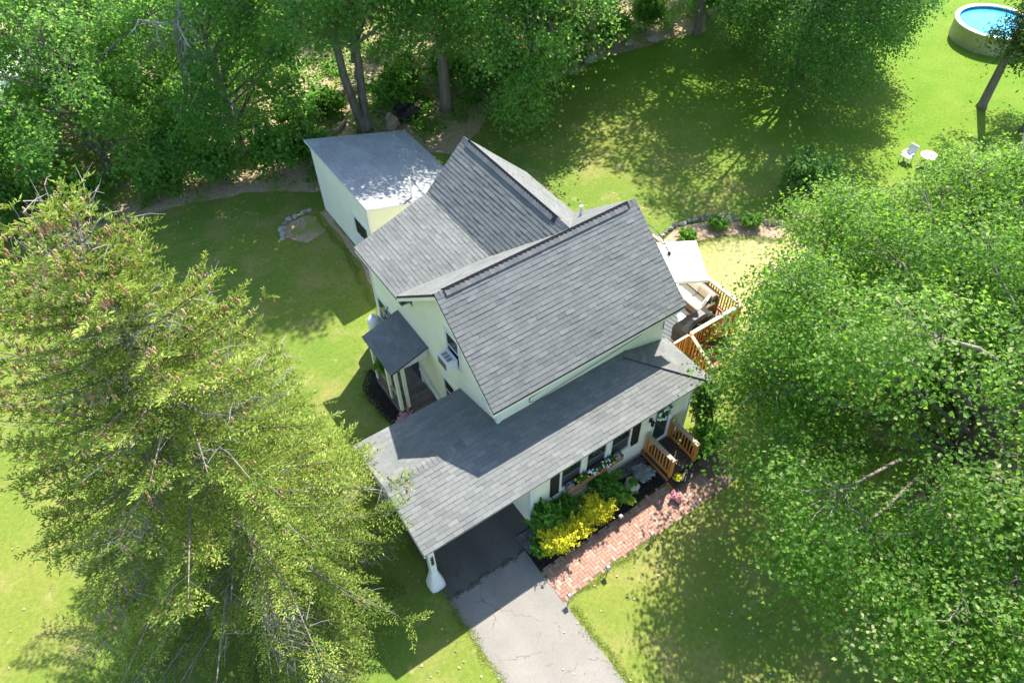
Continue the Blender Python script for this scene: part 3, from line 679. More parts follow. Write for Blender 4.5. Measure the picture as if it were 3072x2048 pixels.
# window box with its flowers
fb = thing('window_box', 'long wooden window box of white and yellow flowers under the front windows', 'window box', (2.22, -1.9, 1.13))
b = MB(); x0b, x1b, ya, yb_ = 1.15, 3.30, -2.02, -1.80
b.box(x0b, x1b, ya, yb_, 1.13, 1.155); b.box(x0b, x1b, ya, ya+.022, 1.156, 1.36); b.box(x0b, x1b, yb_-.022, yb_, 1.156, 1.36); b.box(x0b, x0b+.022, ya+.023, yb_-.023, 1.156, 1.36); b.box(x1b-.022, x1b, ya+.023, yb_-.023, 1.156, 1.36)
part('trough', b, 'box_wood', fb)
b = MB(); b.box(x0b+.024, x1b-.024, ya+.024, yb_-.024, 1.157, 1.31); part('soil', b, 'soil', fb)
def tuft(mb, c, r, h, n, size, seed, mode='dome', t=(0, 1)):
    r_ = np.random.default_rng(seed); d = r_.normal(size=(n, 3)); d[:, 2] = abs(d[:, 2]); d /= np.linalg.norm(d, axis=1, keepdims=True)
    rad = r_.uniform(.55, 1.0, (n, 1))**.5
    cs = np.array(c)+d*rad*np.array([r, r, h]); leaves(mb, cs, d+r_.normal(0, .45, (n, 3))+np.array([0, 0, .4]), size*r_.uniform(.7, 1.25, n), r_.uniform(*t, n), seed=seed)
for k, (x, mt, kind, n) in enumerate(((1.30, 'silver_leaf', 'silver_plant', 90), (1.62, 'leaf_bush', 'leafy_plant', 90), (1.86, 'leaf_bush', 'leafy_plant', 70), (2.16, 'leaf_bush', 'leafy_plant', 100), (2.40, 'leaf_dark', 'leafy_plant', 80), (2.64, 'leaf_bush', 'leafy_plant', 90), (2.92, 'leaf_dark', 'leafy_plant', 80), (3.14, 'silver_leaf', 'silver_plant', 90))):
    mb = MB(); tuft(mb, (x, -1.91, 1.30), .12, .15, n, .07, 40+k); pl_ = part(kind, mb, mt, fb)
    fl_ = {1: 'yellow_flower', 2: 'yellow_flower', 3: 'white_flower', 4: 'red_flower', 5: 'white_flower', 6: 'yellow_flower'}.get(k)
    if fl_:
        rr = random.Random(k); mb = MB()
        cnt = 16 if fl_ == 'white_flower' else 4
        blossoms(mb, [(x+rr.uniform(-.15, .15), -1.93+rr.uniform(-.15, .09), 1.40+rr.uniform(-.08, .07)) for _ in range(cnt)], .045, k); part('blossoms', mb, fl_, pl_)

# ------------------------------------------------------------------ front stoop
st = thing('front_stoop', 'orange cedar stoop with two slatted railings at the front door', 'porch steps', (4.97, -2.4, 0))
b = MB(); b.box(4.40, 5.56, -3.02, -1.80, .02, .325); part('platform', b, 'stoop_floor', st)
for k in range(9):
    y_ = -3.05+k*.139; b = MB(); b.box(4.38, 5.58, y_, y_+.133, .326, .352, random.random()); part('floor_board', b, 'stoop_floor', st)
b = MB(); b.box(4.40, 5.60, -3.36, -3.055, .02, .155); sp_ = part('step', b, 'stoop_floor', st)
for k in range(2):
    b = MB(); b.box(4.38, 5.62, -3.38+k*.165, -3.22+k*.165, .156, .18, random.random()); part('tread', b, 'stoop_floor', sp_)
b = MB(); b.box(4.375, 4.398, -3.05, -1.78, .20, .32); part('skirt_board', b, 'cedar', st)
b = MB(); b.box(4.375, 4.398, -3.38, -3.056, .03, .15); part('skirt_board', b, 'cedar', st)
for x in (4.47, 5.50):
    r_ = MB(); r_.box(x-.07, x+.07, -3.06, -1.82, 1.25, 1.285, .3); ra = part('railing', r_, 'cedar_top', st)
    b = MB(); b.box(x-.035, x+.035, -2.98, -1.90, 1.175, 1.249); part('top_rail', b, 'cedar', ra)
    b = MB(); b.box(x-.035, x+.035, -2.98, -1.90, .42, .47); part('bottom_rail', b, 'cedar', ra)
    for y in (-3.02, -1.86):
        b = MB(); b.box(x-.045, x+.045, y-.045, y+.045, .353, 1.249); part('post', b, 'cedar', ra)
    for k in range(8):
        y = -2.90+k*.133; b = MB(); b.box(x-.018, x+.018, y-.018, y+.018, .471, 1.174, random.random()); part('baluster', b, 'cedar', ra)
# potted plant on the step
pp = thing('flower_pot', 'small dark pot of yellow green leaves on the lower stoop step', 'plant pot', (4.66, -3.2, .18))
b = MB(); b.lathe((4.66, -3.2, .182), [(.08, 0), (.12, .16), (.135, .17), (.12, .18)], 14); part('pot', b, 'dark', pp)
b = MB(); tuft(b, (4.66, -3.2, .36), .16, .13, 140, .06, 77); part('foliage', b, 'leaf_gold', pp)

# ------------------------------------------------------------------ back deck
DX0, DX1, DY0, DY1, DZ = 6.42, 10.85, .32, 5.2, .65
dk = thing('deck', 'raised back deck of red brown boards with orange baluster rails', 'deck', (8.6, 2.7, 0))
b = MB(); b.box(DX0, DX1, DY0+.02, DY1, DZ-.22, DZ-.03); part('deck_frame', b, 'cedar', dk)
k = 0; y = DY0
while y < DY1-.01:
    b = MB(); b.box(DX0, DX1+.03, y, min(y+.134, DY1), DZ-.029, DZ, random.random()); part('deck_board', b, 'deck_floor', dk); y += .14
for x, y in ((DX1-.1, DY0+.1), (8.3, DY0+.1), (DX1-.1, 2.8), (DX1-.1, DY1-.1)):
    b = MB(); b.box(x-.06, x+.06, y-.06, y+.06, .0, DZ-.221); part('support_post', b, 'cedar', dk)
def rail(a, b_, n, zt=1.60, z0=.65, cap=.14):
    a, b_ = Vector(a), Vector(b_); d = (b_-a); L = d.length; d.normalize()
    r_ = MB(); r_.bar(a+Vector((0, 0, zt)), b_+Vector((0, 0, zt)), cap, .035, t=.9); ra = part('railing', r_, 'cedar_top', dk)
    for z, h in ((zt-.055, .07), (z0+.10, .06)):
        m_ = MB(); m_.bar(a+Vector((0, 0, z)), b_+Vector((0, 0, z)), .04, h); part('rail_bar', m_, 'cedar', ra)
    for t in range(n+1):
        p = a+d*(L*t/n); m_ = MB(); m_.bar(p+Vector((0, 0, z0+.002)), p+Vector((0, 0, zt-.02)), .09, .09, (0, 1, 0)); part('post', m_, 'cedar', ra)
    c = int(L/.125)
    for t in range(c):
        p = a+d*(L*(t+.5)/c); m_ = MB(); m_.bar(p+Vector((0, 0, z0+.131)), p+Vector((0, 0, zt-.091)), .036, .036, (0, 1, 0), random.random()); part('baluster', m_, 'cedar', ra)
rail((8.36, DY0+.05, 0), (DX1-.02, DY0+.05, 0), 2)
rail((DX1-.02, DY0+.20, 0), (DX1-.02, DY1-.05, 0), 3)
rail((7.55, DY0+.05, 0), (8.22, DY0+.05, 0), 1, cap=.08)
r_ = MB(); r_.bar((8.32, DY0-.02, 1.58), (8.32, DY0-1.15, .98), .12, .04, t=.9); ra = part('stair_rail', r_, 'cedar_top', dk)
for k in range(8):
    t = (k+.5)/8; y_ = DY0-.02-1.13*t; z1 = 1.55-.6*t
    m_ = MB(); m_.box(8.30, 8.34, y_-.018, y_+.018, z1-.88, z1, random.random()); part('baluster', m_, 'cedar', ra)
m_ = MB(); m_.box(8.275, 8.365, DY0-1.2, DY0-1.11, .01, 1.0); part('post', m_, 'cedar', ra)
for k in range(3):
    m_ = MB(); m_.box(8.37, 9.35, DY0-.30*(k+1), DY0-.30*k-.005, .46-.16*k, .50-.16*k, random.random()); sp2 = part('step', m_, 'deck_floor', dk)
    m_ = MB(); m_.box(8.37, 9.35, DY0-.30*(k+1)+.02, DY0-.30*(k+1)+.045, .30-.16*k if k < 2 else 0, .459-.16*k); part('riser', m_, 'cedar', sp2)
# rug
m_ = MB(); m_.box(7.75, 9.75, 1.0, 2.9, DZ+.002, DZ+.012); single('outdoor_rug', m_, 'rug', 'pale blue grey patterned rug spread on the deck', 'rug', (8.75, 1.9, DZ))
for o_ in (COL.objects[-1],): pass
# sofa along the outer rail
def cush(mb, x0, x1, y0, y1, z0, z1, t=.5, b=.05):
    vs = []
    for z, i in ((z0, b*.6), (z0+b, 0), (z1-b, 0), (z1, b)):
        for x, y, cx_, cy_ in ((x0, y0, 1, 1), (x1, y0, -1, 1), (x1, y1, -1, -1), (x0, y1, 1, -1)):
            vs.append((x+i*cx_, y+i*cy_*1, z))
    fs = [(3, 2, 1, 0), (12, 13, 14, 15)]+[(r*4+k, r*4+(k+1) % 4, (r+1)*4+(k+1) % 4, (r+1)*4+k) for r in range(3) for k in range(4)]
    return mb.add(vs, fs, t)
sf = thing('patio_sofa', 'brown wicker patio sofa with cream cushions along the deck rail', 'sofa', (10.3, 2.4, DZ))
m_ = MB(); m_.box(9.82, 10.68, 1.22, 3.55, DZ+.03, DZ+.30); part('frame', m_, 'wicker', sf)
m_ = MB(); m_.box(10.58, 10.72, 1.22, 3.55, DZ+.301, DZ+.80); part('backrest', m_, 'wicker', sf)
for y0_ in (1.16, 3.47):
    m_ = MB(); cush(m_, 9.80, 10.57, y0_, y0_+.14, DZ+.301, DZ+.58, b=.03); part('arm', m_, 'wicker', sf)
for k in range(3):
    y0_ = 1.31+k*.72
    m_ = MB(); cush(m_, 9.80, 10.42, y0_, y0_+.71, DZ+.302, DZ+.44, .9); part('seat_cushion', m_, 'cushion', sf)
    m_ = MB(); cush(m_, 10.38, 10.575, y0_+.01, y0_+.70, DZ+.441, DZ+.86, .6, .06); part('back_cushion', m_, 'cushion_back' if k != 1 else 'cushion', sf)
m_ = MB(); m_.add([(10.05, 1.36, DZ+.46), (10.36, 1.50, DZ+.46), (10.39, 1.42, DZ+.80), (10.10, 1.30, DZ+.78), (10.02, 1.46, DZ+.47), (10.30, 1.62, DZ+.47), (10.35, 1.50, DZ+.82), (10.08, 1.38, DZ+.80)], [(3, 2, 1, 0), (4, 5, 6, 7), (0, 1, 5, 4), (1, 2, 6, 5), (2, 3, 7, 6), (3, 0, 4, 7)], .9); part('throw_pillow', m_, 'cushion', sf)
# covered grill along the front rail
gr = thing('covered_grill', 'barbecue grill under a black fabric cover by the deck railing', 'grill', (9.2, .8, DZ))
m_ = MB(); prof = [(0, .0, .0), (0, .02, .02), (.62, .0, .02), (.80, .05, .06), (1.02, .16, .14), (1.10, .30, .22)]
vs = []; n = 0
for z, ix, iy in prof:
    for sx, sy in ((-1, -1), (-.35, -1), (.35, -1), (1, -1), (1, 1), (.35, 1), (-.35, 1), (-1, 1)):
        hx = .78-ix if abs(sx) == 1 else .78
        vs.append((9.05+sx*hx+random.uniform(-.015, .015), .82+sy*(.36-iy)+random.uniform(-.015, .015), DZ+.01+z-(.14 if abs(sx) == 1 and z > .9 else 0)))
n = 8; fs = [(r*n+k, r*n+(k+1) % n, (r+1)*n+(k+1) % n, (r+1)*n+k) for r in range(len(prof)-1) for k in range(n)]
L_ = (len(prof)-1)*n; fs += [(L_, L_+1, L_+6, L_+7), (L_+1, L_+2, L_+5, L_+6), (L_+2, L_+3, L_+4, L_+5)]
m_.add(vs, fs); part('cover', m_, 'cover', gr)
# cantilever umbrella
ub = thing('patio_umbrella', 'large cream cantilever umbrella shading the back deck', 'umbrella', (8.9, 4.6, DZ))
UZ = 2.78; c0 = np.array([10.78, 2.96]); e1 = np.array([-.52, -.855]); e2 = np.array([-.855, .52]); sL = 2.08; sW = 2.5
cr = [np.append(c0, UZ), np.append(c0+e1*sL, UZ), np.append(c0+e1*sL+e2*sW, UZ), np.append(c0+e2*sW, UZ)]
apex = sum(cr)/4+np.array([0, 0, .42])
m_ = MB(); G_ = 8; vs = []; fs = []
for k in range(4):
    o_ = len(vs); a_, b_ = cr[k], cr[(k+1) % 4]
    for i in range(G_+1):
        for j in range(G_+1):
            t = i/G_; s_ = j/G_; p = apex*(1-t)+(a_*(1-s_)+b_*s_)*t; p = p-np.array([0, 0, .05*math.sin(math.pi*s_)*t]); vs.append(p)
    fs += [(o_+i*(G_+1)+j, o_+(i+1)*(G_+1)+j, o_+(i+1)*(G_+1)+j+1, o_+i*(G_+1)+j+1) for i in range(G_) for j in range(G_)]
m_.add(vs, fs); cn = part('canopy', m_, 'canvas', ub)
m_ = MB()
for k in range(4): m_.bar(cr[k]-np.array([0, 0, .02]), cr[(k+1) % 4]-np.array([0, 0, .02]), .02, .12)
part('valance', m_, 'canvas', cn)
for k in range(4):
    m_ = MB(); m_.tube([apex-np.array([0, 0, .06]), cr[k]-np.array([0, 0, .05])], .012, 5); part('rib', m_, 'metal', ub)
m_ = MB(); mast = np.array([9.05, 4.75]); m_.tube([(*mast, DZ), (*mast, 3.1)], .04, 8); part('mast', m_, 'dark', ub)
A_ = apex+np.array([0, 0, .04])
for s_ in (-1, 1):
    m_ = MB(); pts = []
    for t in np.linspace(0, 1, 12):
        p = np.array([*mast, 3.05])*(1-t)+A_*t; p[2] += .55*math.sin(math.pi*t); sd_ = np.array([.85, .5, 0])*s_*.12*math.sin(math.pi*t); pts.append(p+sd_)
    m_.tube(pts, .016, 6); part('boom', m_, 'dark', ub)
m_ = MB(); m_.lathe((apex[0], apex[1], apex[2]-.05), [(.07, 0), (.07, .08), (.02, .16)], 10); part('hub', m_, 'dark', ub)
m_ = MB(); m_.box(mast[0]-.4, mast[0]+.4, mast[1]-.4, mast[1]+.4, DZ+.002, DZ+.10); part('base', m_, 'dark', ub)

# ------------------------------------------------------------------ shed
sh = thing('shed', 'pale yellow shed with a flat grey roof behind the house', 'shed', (3.7, 13.8, 0))
def zs(x): return 3.46-.277*(x-1.45)
m_ = MB(); m_.prism([(1.45, 11.15, 0), (5.75, 11.15, 0), (5.75, 11.15, zs(5.75)-.15), (1.45, 11.15, zs(1.45)-.15)], (0, 5.1, 0)); part('wall', m_, 'cream', sh)
for x, y in ((1.43, 11.13), (1.43, 16.17)):
    m_ = MB(); m_.box(x, x+.1, y, y+.1, 0, zs(1.5)-.16); part('corner_trim', m_, 'trim', sh)
xs0, xs1, ys0, ys1 = 1.36, 6.0, 10.88, 16.62
m_ = MB(); m_.slab([(xs0, ys0, zs(xs0)), (xs1, ys0, zs(xs1)), (xs1, ys1, zs(xs1)), (xs0, ys1, zs(xs0))], .10); srf = part('roof', m_, 'trim', sh)
Ls = math.hypot(xs1-xs0, .277*(xs1-xs0))
it = shingles((xs1, ys0, zs(xs1)), (0, 1, 0), (xs0-xs1, 0, .277*(xs1-xs0)), [[(0, 0), (ys1-ys0, 0), (ys1-ys0, Ls), (0, Ls)]], 31, .135, .30, .007, .1)
it.sort(key=lambda q: -show(q)); rs = MB()
for k, q in enumerate(it):
    if k < 300: part('shingle', MB().add(q[0], q[1], q[2]), 'old_shingle', srf)
    else: rs.add(q[0], q[1], q[2])
part('shingles', rs, 'old_shingle', srf, kind='stuff')
m_ = MB(); m_.box(1.40, 1.449, 11.38, 12.75, .12, .20); m_.box(1.40, 1.449, 11.38, 11.48, .2, 2.15); m_.box(1.40, 1.449, 12.65, 12.75, .2, 2.15); m_.box(1.40, 1.449, 11.48, 12.65, 2.07, 2.15); sdr = part('shed_door', m_, 'trim', sh)
m_ = MB(); m_.box(1.42, 1.449, 11.481, 12.649, .201, 1.25); part('door_panel', m_, 'trim', sdr)
for k in range(4):
    m_ = MB(); y_ = 11.54+k*.28; m_.box(1.405, 1.449, y_, y_+.18, 1.28, 2.02); part('pane', m_, 'glass', sdr)
m_ = MB(); m_.tube([(3.45, 11.25, zs(3.45)-.05), (3.45, 11.25, zs(3.45)+.95)], .045, 10); part('vent_pipe', m_, 'trim', sh)

# ------------------------------------------------------------------ tree builders
def sph(n, r):
    d = r.normal(size=(n, 3)); return d/np.linalg.norm(d, axis=1, keepdims=True)
def scr(p):
    d = np.asarray(p, float)-CAM; z = d@np.array(_f)
    return (1536+2228.6*(d@np.array(_R))/z)*2352/3072, (1024-2228.6*(d@np.array(_U))/z)*2352/3072
def broadleaf(seed, H, R, z0, lobes, sprays, lps, leaf, trunk_r=.2, belly=.4, lump=.16, fork=.35, lean=(0, 0), lob_r=.34, flat_=.8, gap=.0, mat_='leaf_wood', low=-.55, forks=5, twin=False, tbias=0., needle_w=.42, holes=(.75, -.2), thin=None, nsc=.55, ok=None, at=(0, 0, 0)):
    """returns crown mesh, trunk mesh around the origin"""
    r = np.random.default_rng(seed); rr = random.Random(seed)
    zc = z0+(H-z0)*belly; hu, hd = H-zc, zc-z0; hz = (H-z0)/2; ph = r.uniform(0, 6.28, 4)
    lc = []
    tries = 0
    while len(lc) < lobes and tries < 9000:
        tries += 1
        d = r.normal(size=3); d /= np.linalg.norm(d)
        if d[2] < low: continue
        k = r.uniform(.45, .86) if len(lc) > lobes*.25 else r.uniform(.7, .86)
        az = math.atan2(d[1], d[0]); k *= 1+lump*(math.sin(3*az+ph[0]+2*d[2])+.7*math.sin(5*az+ph[1]-3*d[2]))
        q_ = abs(d[2])**(.8 if d[2] < 0 else 1.0)*(1 if d[2] > 0 else -1)
        p = np.array([d[0]*R*k, d[1]*R*k, zc+q_*(hu if d[2] > 0 else hd)*k])
        if ok and not ok(p+np.array(at), 45): continue
        if all(np.linalg.norm((p-q)/np.array([1, 1, .85])) > R*lob_r*.85 for q, _ in lc) or tries > 4000:
            lc.append((p, R*lob_r*r.uniform(.75, 1.2)))
    crown = MB(); tr = MB()
    C, Nn, T, S = [], [], [], []
    ends = []
    for p, lr in lc:
        n = int(sprays*(lr/(R*lob_r))**2)
        d = sph(n*2, r); out = p-np.array([0, 0, zc-hz*.4]); out /= np.linalg.norm(out)+1e-6
        sc_w = d@out*.7+d[:, 2]*.55+r.normal(0, .35, n*2)
        d = d[np.argsort(-sc_w)[:n]]
        c = p+d*lr*np.array([1, 1, flat_])*r.uniform(.55, 1.06, (n, 1))
        lt = r.normal(0, .15)
        for q, dd in zip(c, d):
            if gap and r.random() < gap: continue
            if ok and not ok(q+np.array(at), r.uniform(-14, 50)): continue
            if mnoise.noise(Vector(q*holes[0])+Vector((seed*3.1, 0, 0))) < holes[1]: continue
            if thin and q[2] > thin[0] and r.random() < thin[1]: continue
            sr = r.uniform(.24, .46)*min(R, 6)/5.5; st_ = r.normal(0, .10)
            m_n = int(lps*r.uniform(.6, 1.3))
            nn = dd*.9+np.array([0, 0, .85]); nn /= np.linalg.norm(nn)
            o = r.normal(size=(m_n, 3))*sr*np.array([1, 1, .55]); o[:, 2] -= (o[:, 0]**2+o[:, 1]**2)*.35/sr
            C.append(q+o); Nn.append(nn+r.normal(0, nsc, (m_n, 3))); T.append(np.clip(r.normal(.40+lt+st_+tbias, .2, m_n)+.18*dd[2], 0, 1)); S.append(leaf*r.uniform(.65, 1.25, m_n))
        ends.append((p, c))
    C = np.concatenate(C); leaves(crown, C, np.concatenate(Nn), np.concatenate(S), np.concatenate(T), seed=seed, wid=needle_w)
    # trunk and limbs
    zf_ = z0+(H-z0)*.12 if not twin else z0*.25
    zt = H*.78
    tips = []
    if twin:
        tr.tube([(0, 0, -.1), (0, 0, .35), (-.05, 0, zf_)], [trunk_r*1.5, trunk_r*1.25, trunk_r*1.15], 9)
        for sx, sy in ((-.55, -.1), (.28, .12)):
            tr.tube([(0, 0, .3), (sx*.5, sy*.5, zf_*1.3), (sx*1.1, sy, z0), (sx*1.7, sy*1.5, H*.55), (sx*2.2, sy*2, zt)], [trunk_r*.85, trunk_r*.78, trunk_r*.68, trunk_r*.45, .05], 8)
    else:
        tr.tube([(0, 0, -.1), (0, 0, .25), (lean[0]*.3, lean[1]*.3, zf_*.6), (lean[0]*.6, lean[1]*.6, zf_+.6), (lean[0], lean[1], H*.55), (lean[0]*1.2, lean[1]*1.2, zt)], [trunk_r*1.6, trunk_r*1.15, trunk_r, trunk_r*.85, trunk_r*.55, .04], 9)
    for p, c in ends:
        hz_ = math.hypot(p[0], p[1]); za = max(zf_, min(zt*.9, p[2]-hz_*.65-.3))
        a = Vector((lean[0]*.6*za/zf_ if za < zf_ else lean[0]*.7, lean[1]*.7, za)); b_ = Vector(p)
        m_ = (a+b_)/2+Vector((rr.uniform(-.3, .3), rr.uniform(-.3, .3), rr.uniform(.0, .4)))
        rad = trunk_r*.32
        tr.tube([a, m_, b_], [rad, rad*.6, rad*.28], 6, rr.random(), cap=False)
        for q in c[::max(1, len(c)//7)]:
            q = Vector(q); m2 = (b_+q)/2+Vector((0, 0, .06)); tr.tube([b_*.75+m_*.25, m2, q], [rad*.26, .016, .007], 4, rr.random(), cap=False)
    return crown, tr
def place_tree(name, label, cat, loc, crown_me, trunk_me, group=None, rz=0, s=1., cmat=None, sz=None):
    t = thing(name, label, cat, loc, group); t.rotation_euler = (0, 0, rz); t.scale = (s, s, sz or s)
    c = bpy.data.objects.new('crown', crown_me); COL.objects.link(c); c.parent = t
    k = bpy.data.objects.new('trunk', trunk_me); COL.objects.link(k); k.parent = t
    return t
def tree_mesh(cm, **kw):
    c, t = broadleaf(mat_=cm, **kw)
    a = c.mesh('crown'); a.materials.append(MT[cm]); b = t.mesh('trunk', smooth=True); b.materials.append(MT['bark']); return a, b

# crown outlines surveyed from the air: a crown keeps only the boughs that lie inside its own outline
def dist_in(p, poly):
    """signed distance to a polygon, positive inside"""
    d = 1e9
    for i in range(len(poly)):
        a, b = poly[i-1], poly[i]; L2 = (b[0]-a[0])**2+(b[1]-a[1])**2
        t = max(0, min(1, ((p[0]-a[0])*(b[0]-a[0])+(p[1]-a[1])*(b[1]-a[1]))/L2))
        d = min(d, math.hypot(p[0]-a[0]-t*(b[0]-a[0]), p[1]-a[1]-t*(b[1]-a[1])))
    return d if inside(p, poly) else -d
def within(poly): return lambda p, m_: dist_in(scr(p), poly) > m_
def outside(poly): return lambda p, m_: dist_in(scr(p), poly) < -m_
OUT_A = [(1990, 1620), (1975, 1540), (1930, 1450), (1890, 1375), (1830, 1335), (1750, 1285), (1700, 1215), (1640, 1165), (1605, 1090), (1590, 1030), (1640, 985), (1625, 920), (1575, 885), (1600, 835), (1660, 800), (1700, 740), (1712, 690), (1690, 650), (1760, 625), (1790, 560), (1780, 500), (1850, 430), (1950, 380), (2060, 420), (2130, 400), (2150, 330), (2230, 300), (2360, 290), (2800, 200), (3200, 1000), (2900, 2300), (2000, 2300)]
OUT_C = [(1600, -400), (1620, 0), (1640, 75), (1690, 115), (1730, 180), (1800, 235), (1870, 280), (1925, 280), (1985, 255), (2020, 250), (2050, 180), (2085, 240), (2135, 240), (2120, 150), (2200, 160), (2190, 110), (2125, 95), (2150, 30), (2180, -20), (2200, -400)]
CLEARING = [(690, 245), (700, 212), (800, 195), (850, 165), (870, 165), (895, 215), (1005, 240), (1015, 205), (1055, 200), (1050, 270), (1100, 310), (960, 335), (700, 335)]
# near maple at the right, a second maple beyond it
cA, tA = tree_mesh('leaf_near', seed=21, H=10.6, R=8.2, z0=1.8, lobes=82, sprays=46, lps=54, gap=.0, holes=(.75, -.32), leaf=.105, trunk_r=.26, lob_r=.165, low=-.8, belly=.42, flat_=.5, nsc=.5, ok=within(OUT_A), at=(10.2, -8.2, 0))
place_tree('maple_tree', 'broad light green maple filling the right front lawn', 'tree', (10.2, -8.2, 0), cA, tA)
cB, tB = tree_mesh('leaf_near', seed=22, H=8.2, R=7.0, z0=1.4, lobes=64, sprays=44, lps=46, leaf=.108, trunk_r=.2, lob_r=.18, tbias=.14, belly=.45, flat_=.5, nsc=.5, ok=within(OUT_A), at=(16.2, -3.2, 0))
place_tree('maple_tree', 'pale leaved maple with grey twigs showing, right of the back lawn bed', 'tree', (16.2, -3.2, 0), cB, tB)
# dark maple in the back lawn
cC, tC = tree_mesh('leaf_dark', seed=23, H=16, R=8.2, z0=.6, lobes=96, sprays=38, lps=34, leaf=.135, trunk_r=.3, lob_r=.175, low=-.95, belly=.40, thin=(7.5, .1), holes=(.75, -.4), nsc=.7, ok=within(OUT_C), at=(28.2, 12.4, 0))
place_tree('maple_tree', 'dark green maple overhanging the middle of the back lawn', 'tree', (28.2, 12.4, 0), cC, tC)
# woodland maples: shapes shared
shapes = []
for k, (H, R, z0, lob) in enumerate(((11, 4.9, .3, 50), (10.5, 4.6, .2, 48), (11, 5.0, .4, 50), (14, 4.8, 4.6, 46), (9, 4.2, .3, 42))):
    shapes.append(tree_mesh('leaf_wood', seed=30+k, H=H, R=R, z0=z0, lobes=lob, sprays=30, lps=26, leaf=.155, trunk_r=.2, lob_r=.22, low=-.9, thin=(6.5, .45), gap=.0, holes=(.75, -.42), nsc=.7))
cT, tT = tree_mesh('leaf_wood', seed=41, H=19, R=6.0, z0=3.2, lobes=70, sprays=36, lps=28, leaf=.155, trunk_r=.30, lob_r=.19, twin=True, low=-.85, belly=.5, thin=(8, .18), gap=.0, holes=(.75, -.42), nsc=.7, ok=outside(CLEARING), at=(5.85, 21, 0))
place_tree('maple_tree', 'twin trunked maple standing right behind the shed', 'tree', (5.85, 21.0, 0), cT, tT)
cS, tS = tree_mesh('leaf_wood', seed=42, H=19, R=6.0, z0=1.8, lobes=76, sprays=36, lps=28, leaf=.155, trunk_r=.28, lob_r=.19, low=-.9, belly=.45, thin=(8, .18), gap=.0, holes=(.75, -.42), nsc=.7, ok=outside(CLEARING), at=(10.2, 20.2, 0))
place_tree('maple_tree', 'single trunked maple casting its trunk shadow on bare soil behind the rear wing', 'tree', (10.2, 20.2, 0), cS, tS)
OUT_D = [(1040, -300), (1060, 130), (1100, 240), (1150, 300), (1260, 300), (1275, 240), (1310, 215), (1300, 165), (1410, 150), (1430, 60), (1430, -300)]
cD, tD = tree_mesh('leaf_wood', seed=43, H=12, R=6.0, z0=.3, lobes=84, sprays=36, lps=28, leaf=.155, trunk_r=.2, lob_r=.18, low=-.97, belly=.4, tbias=.14, thin=(6.5, .6), nsc=.7, ok=within(OUT_D), at=(14.2, 18.2, 0))
place_tree('maple_tree', 'bright leafy maple drooping low over the edge of the back lawn', 'tree', (14.2, 18.2, 0), cD, tD)
place_tree('maple_tree', 'leafy maple at the lawn edge left of the shed', 'tree', (.0, 22.6, 0), *shapes[1], rz=.4)
place_tree('maple_tree', 'maple with branches reaching the ground above the spruce tip', 'tree', (-5.8, 24.2, 0), *shapes[0], rz=2.0)
place_tree('maple_tree', 'tall maple whose bare trunk stands at the wood edge beyond the back lawn', 'tree', (26.5, 18.6, 0), *shapes[3], rz=.3, s=1.1)
GW = 'maples of the woodland behind the house'
for k, (x, y, j) in enumerate(((-12.0, 25.2, 1), (-17, 28, 0), (-13.4, 31.0, 2), (-3.0, 31.0, 0), (2.6, 31.5, 4), (20.4, 22.4, 3), (23.6, 23.4, 3), (15.8, 27.5, 2), (-16.5, 36, 0), (-5.5, 39, 1), (3.8, 39, 2), (11.5, 36.5, 0), (31.2, 23.8, 3), (37, 26, 3), (24, 33, 2), (18.0, 20.9, 3))):
    place_tree('maple_tree', 'leafy green maple merging with its neighbours in the woodland behind the house', 'tree', (x, y, 0), *shapes[j], GW, rz=k*1.7, s=1.0+.10*math.sin(k*2.3))
# feathery trees by the pool
OUT_P = [(2238, 200), (2270, 140), (2285, 90), (2310, 50), (2330, -100), (2700, -100), (2700, 260), (2330, 215)]
cP, tP = tree_mesh('leaf_soft', seed=51, H=9.5, R=4.2, z0=2.6, lobes=36, sprays=40, lps=24, leaf=.20, trunk_r=.2, lob_r=.25, needle_w=.16, ok=within(OUT_P), at=(32.7, 4.2, 0))
cQ, tQ = tree_mesh('leaf_soft', seed=52, H=9.5, R=3.6, z0=3.4, lobes=30, sprays=40, lps=22, leaf=.20, trunk_r=.22, lob_r=.3, needle_w=.16)
place_tree('locust_tree', 'feathery tree with a bare leaning trunk in front of the pool', 'tree', (32.7, 4.2, 0), cP, tP)
place_tree('locust_tree', 'grey trunked tree rising at the right edge beyond the pale maple', 'tree', (32.3, 1.6, 0), cQ, tQ, rz=2.0, s=1.05)

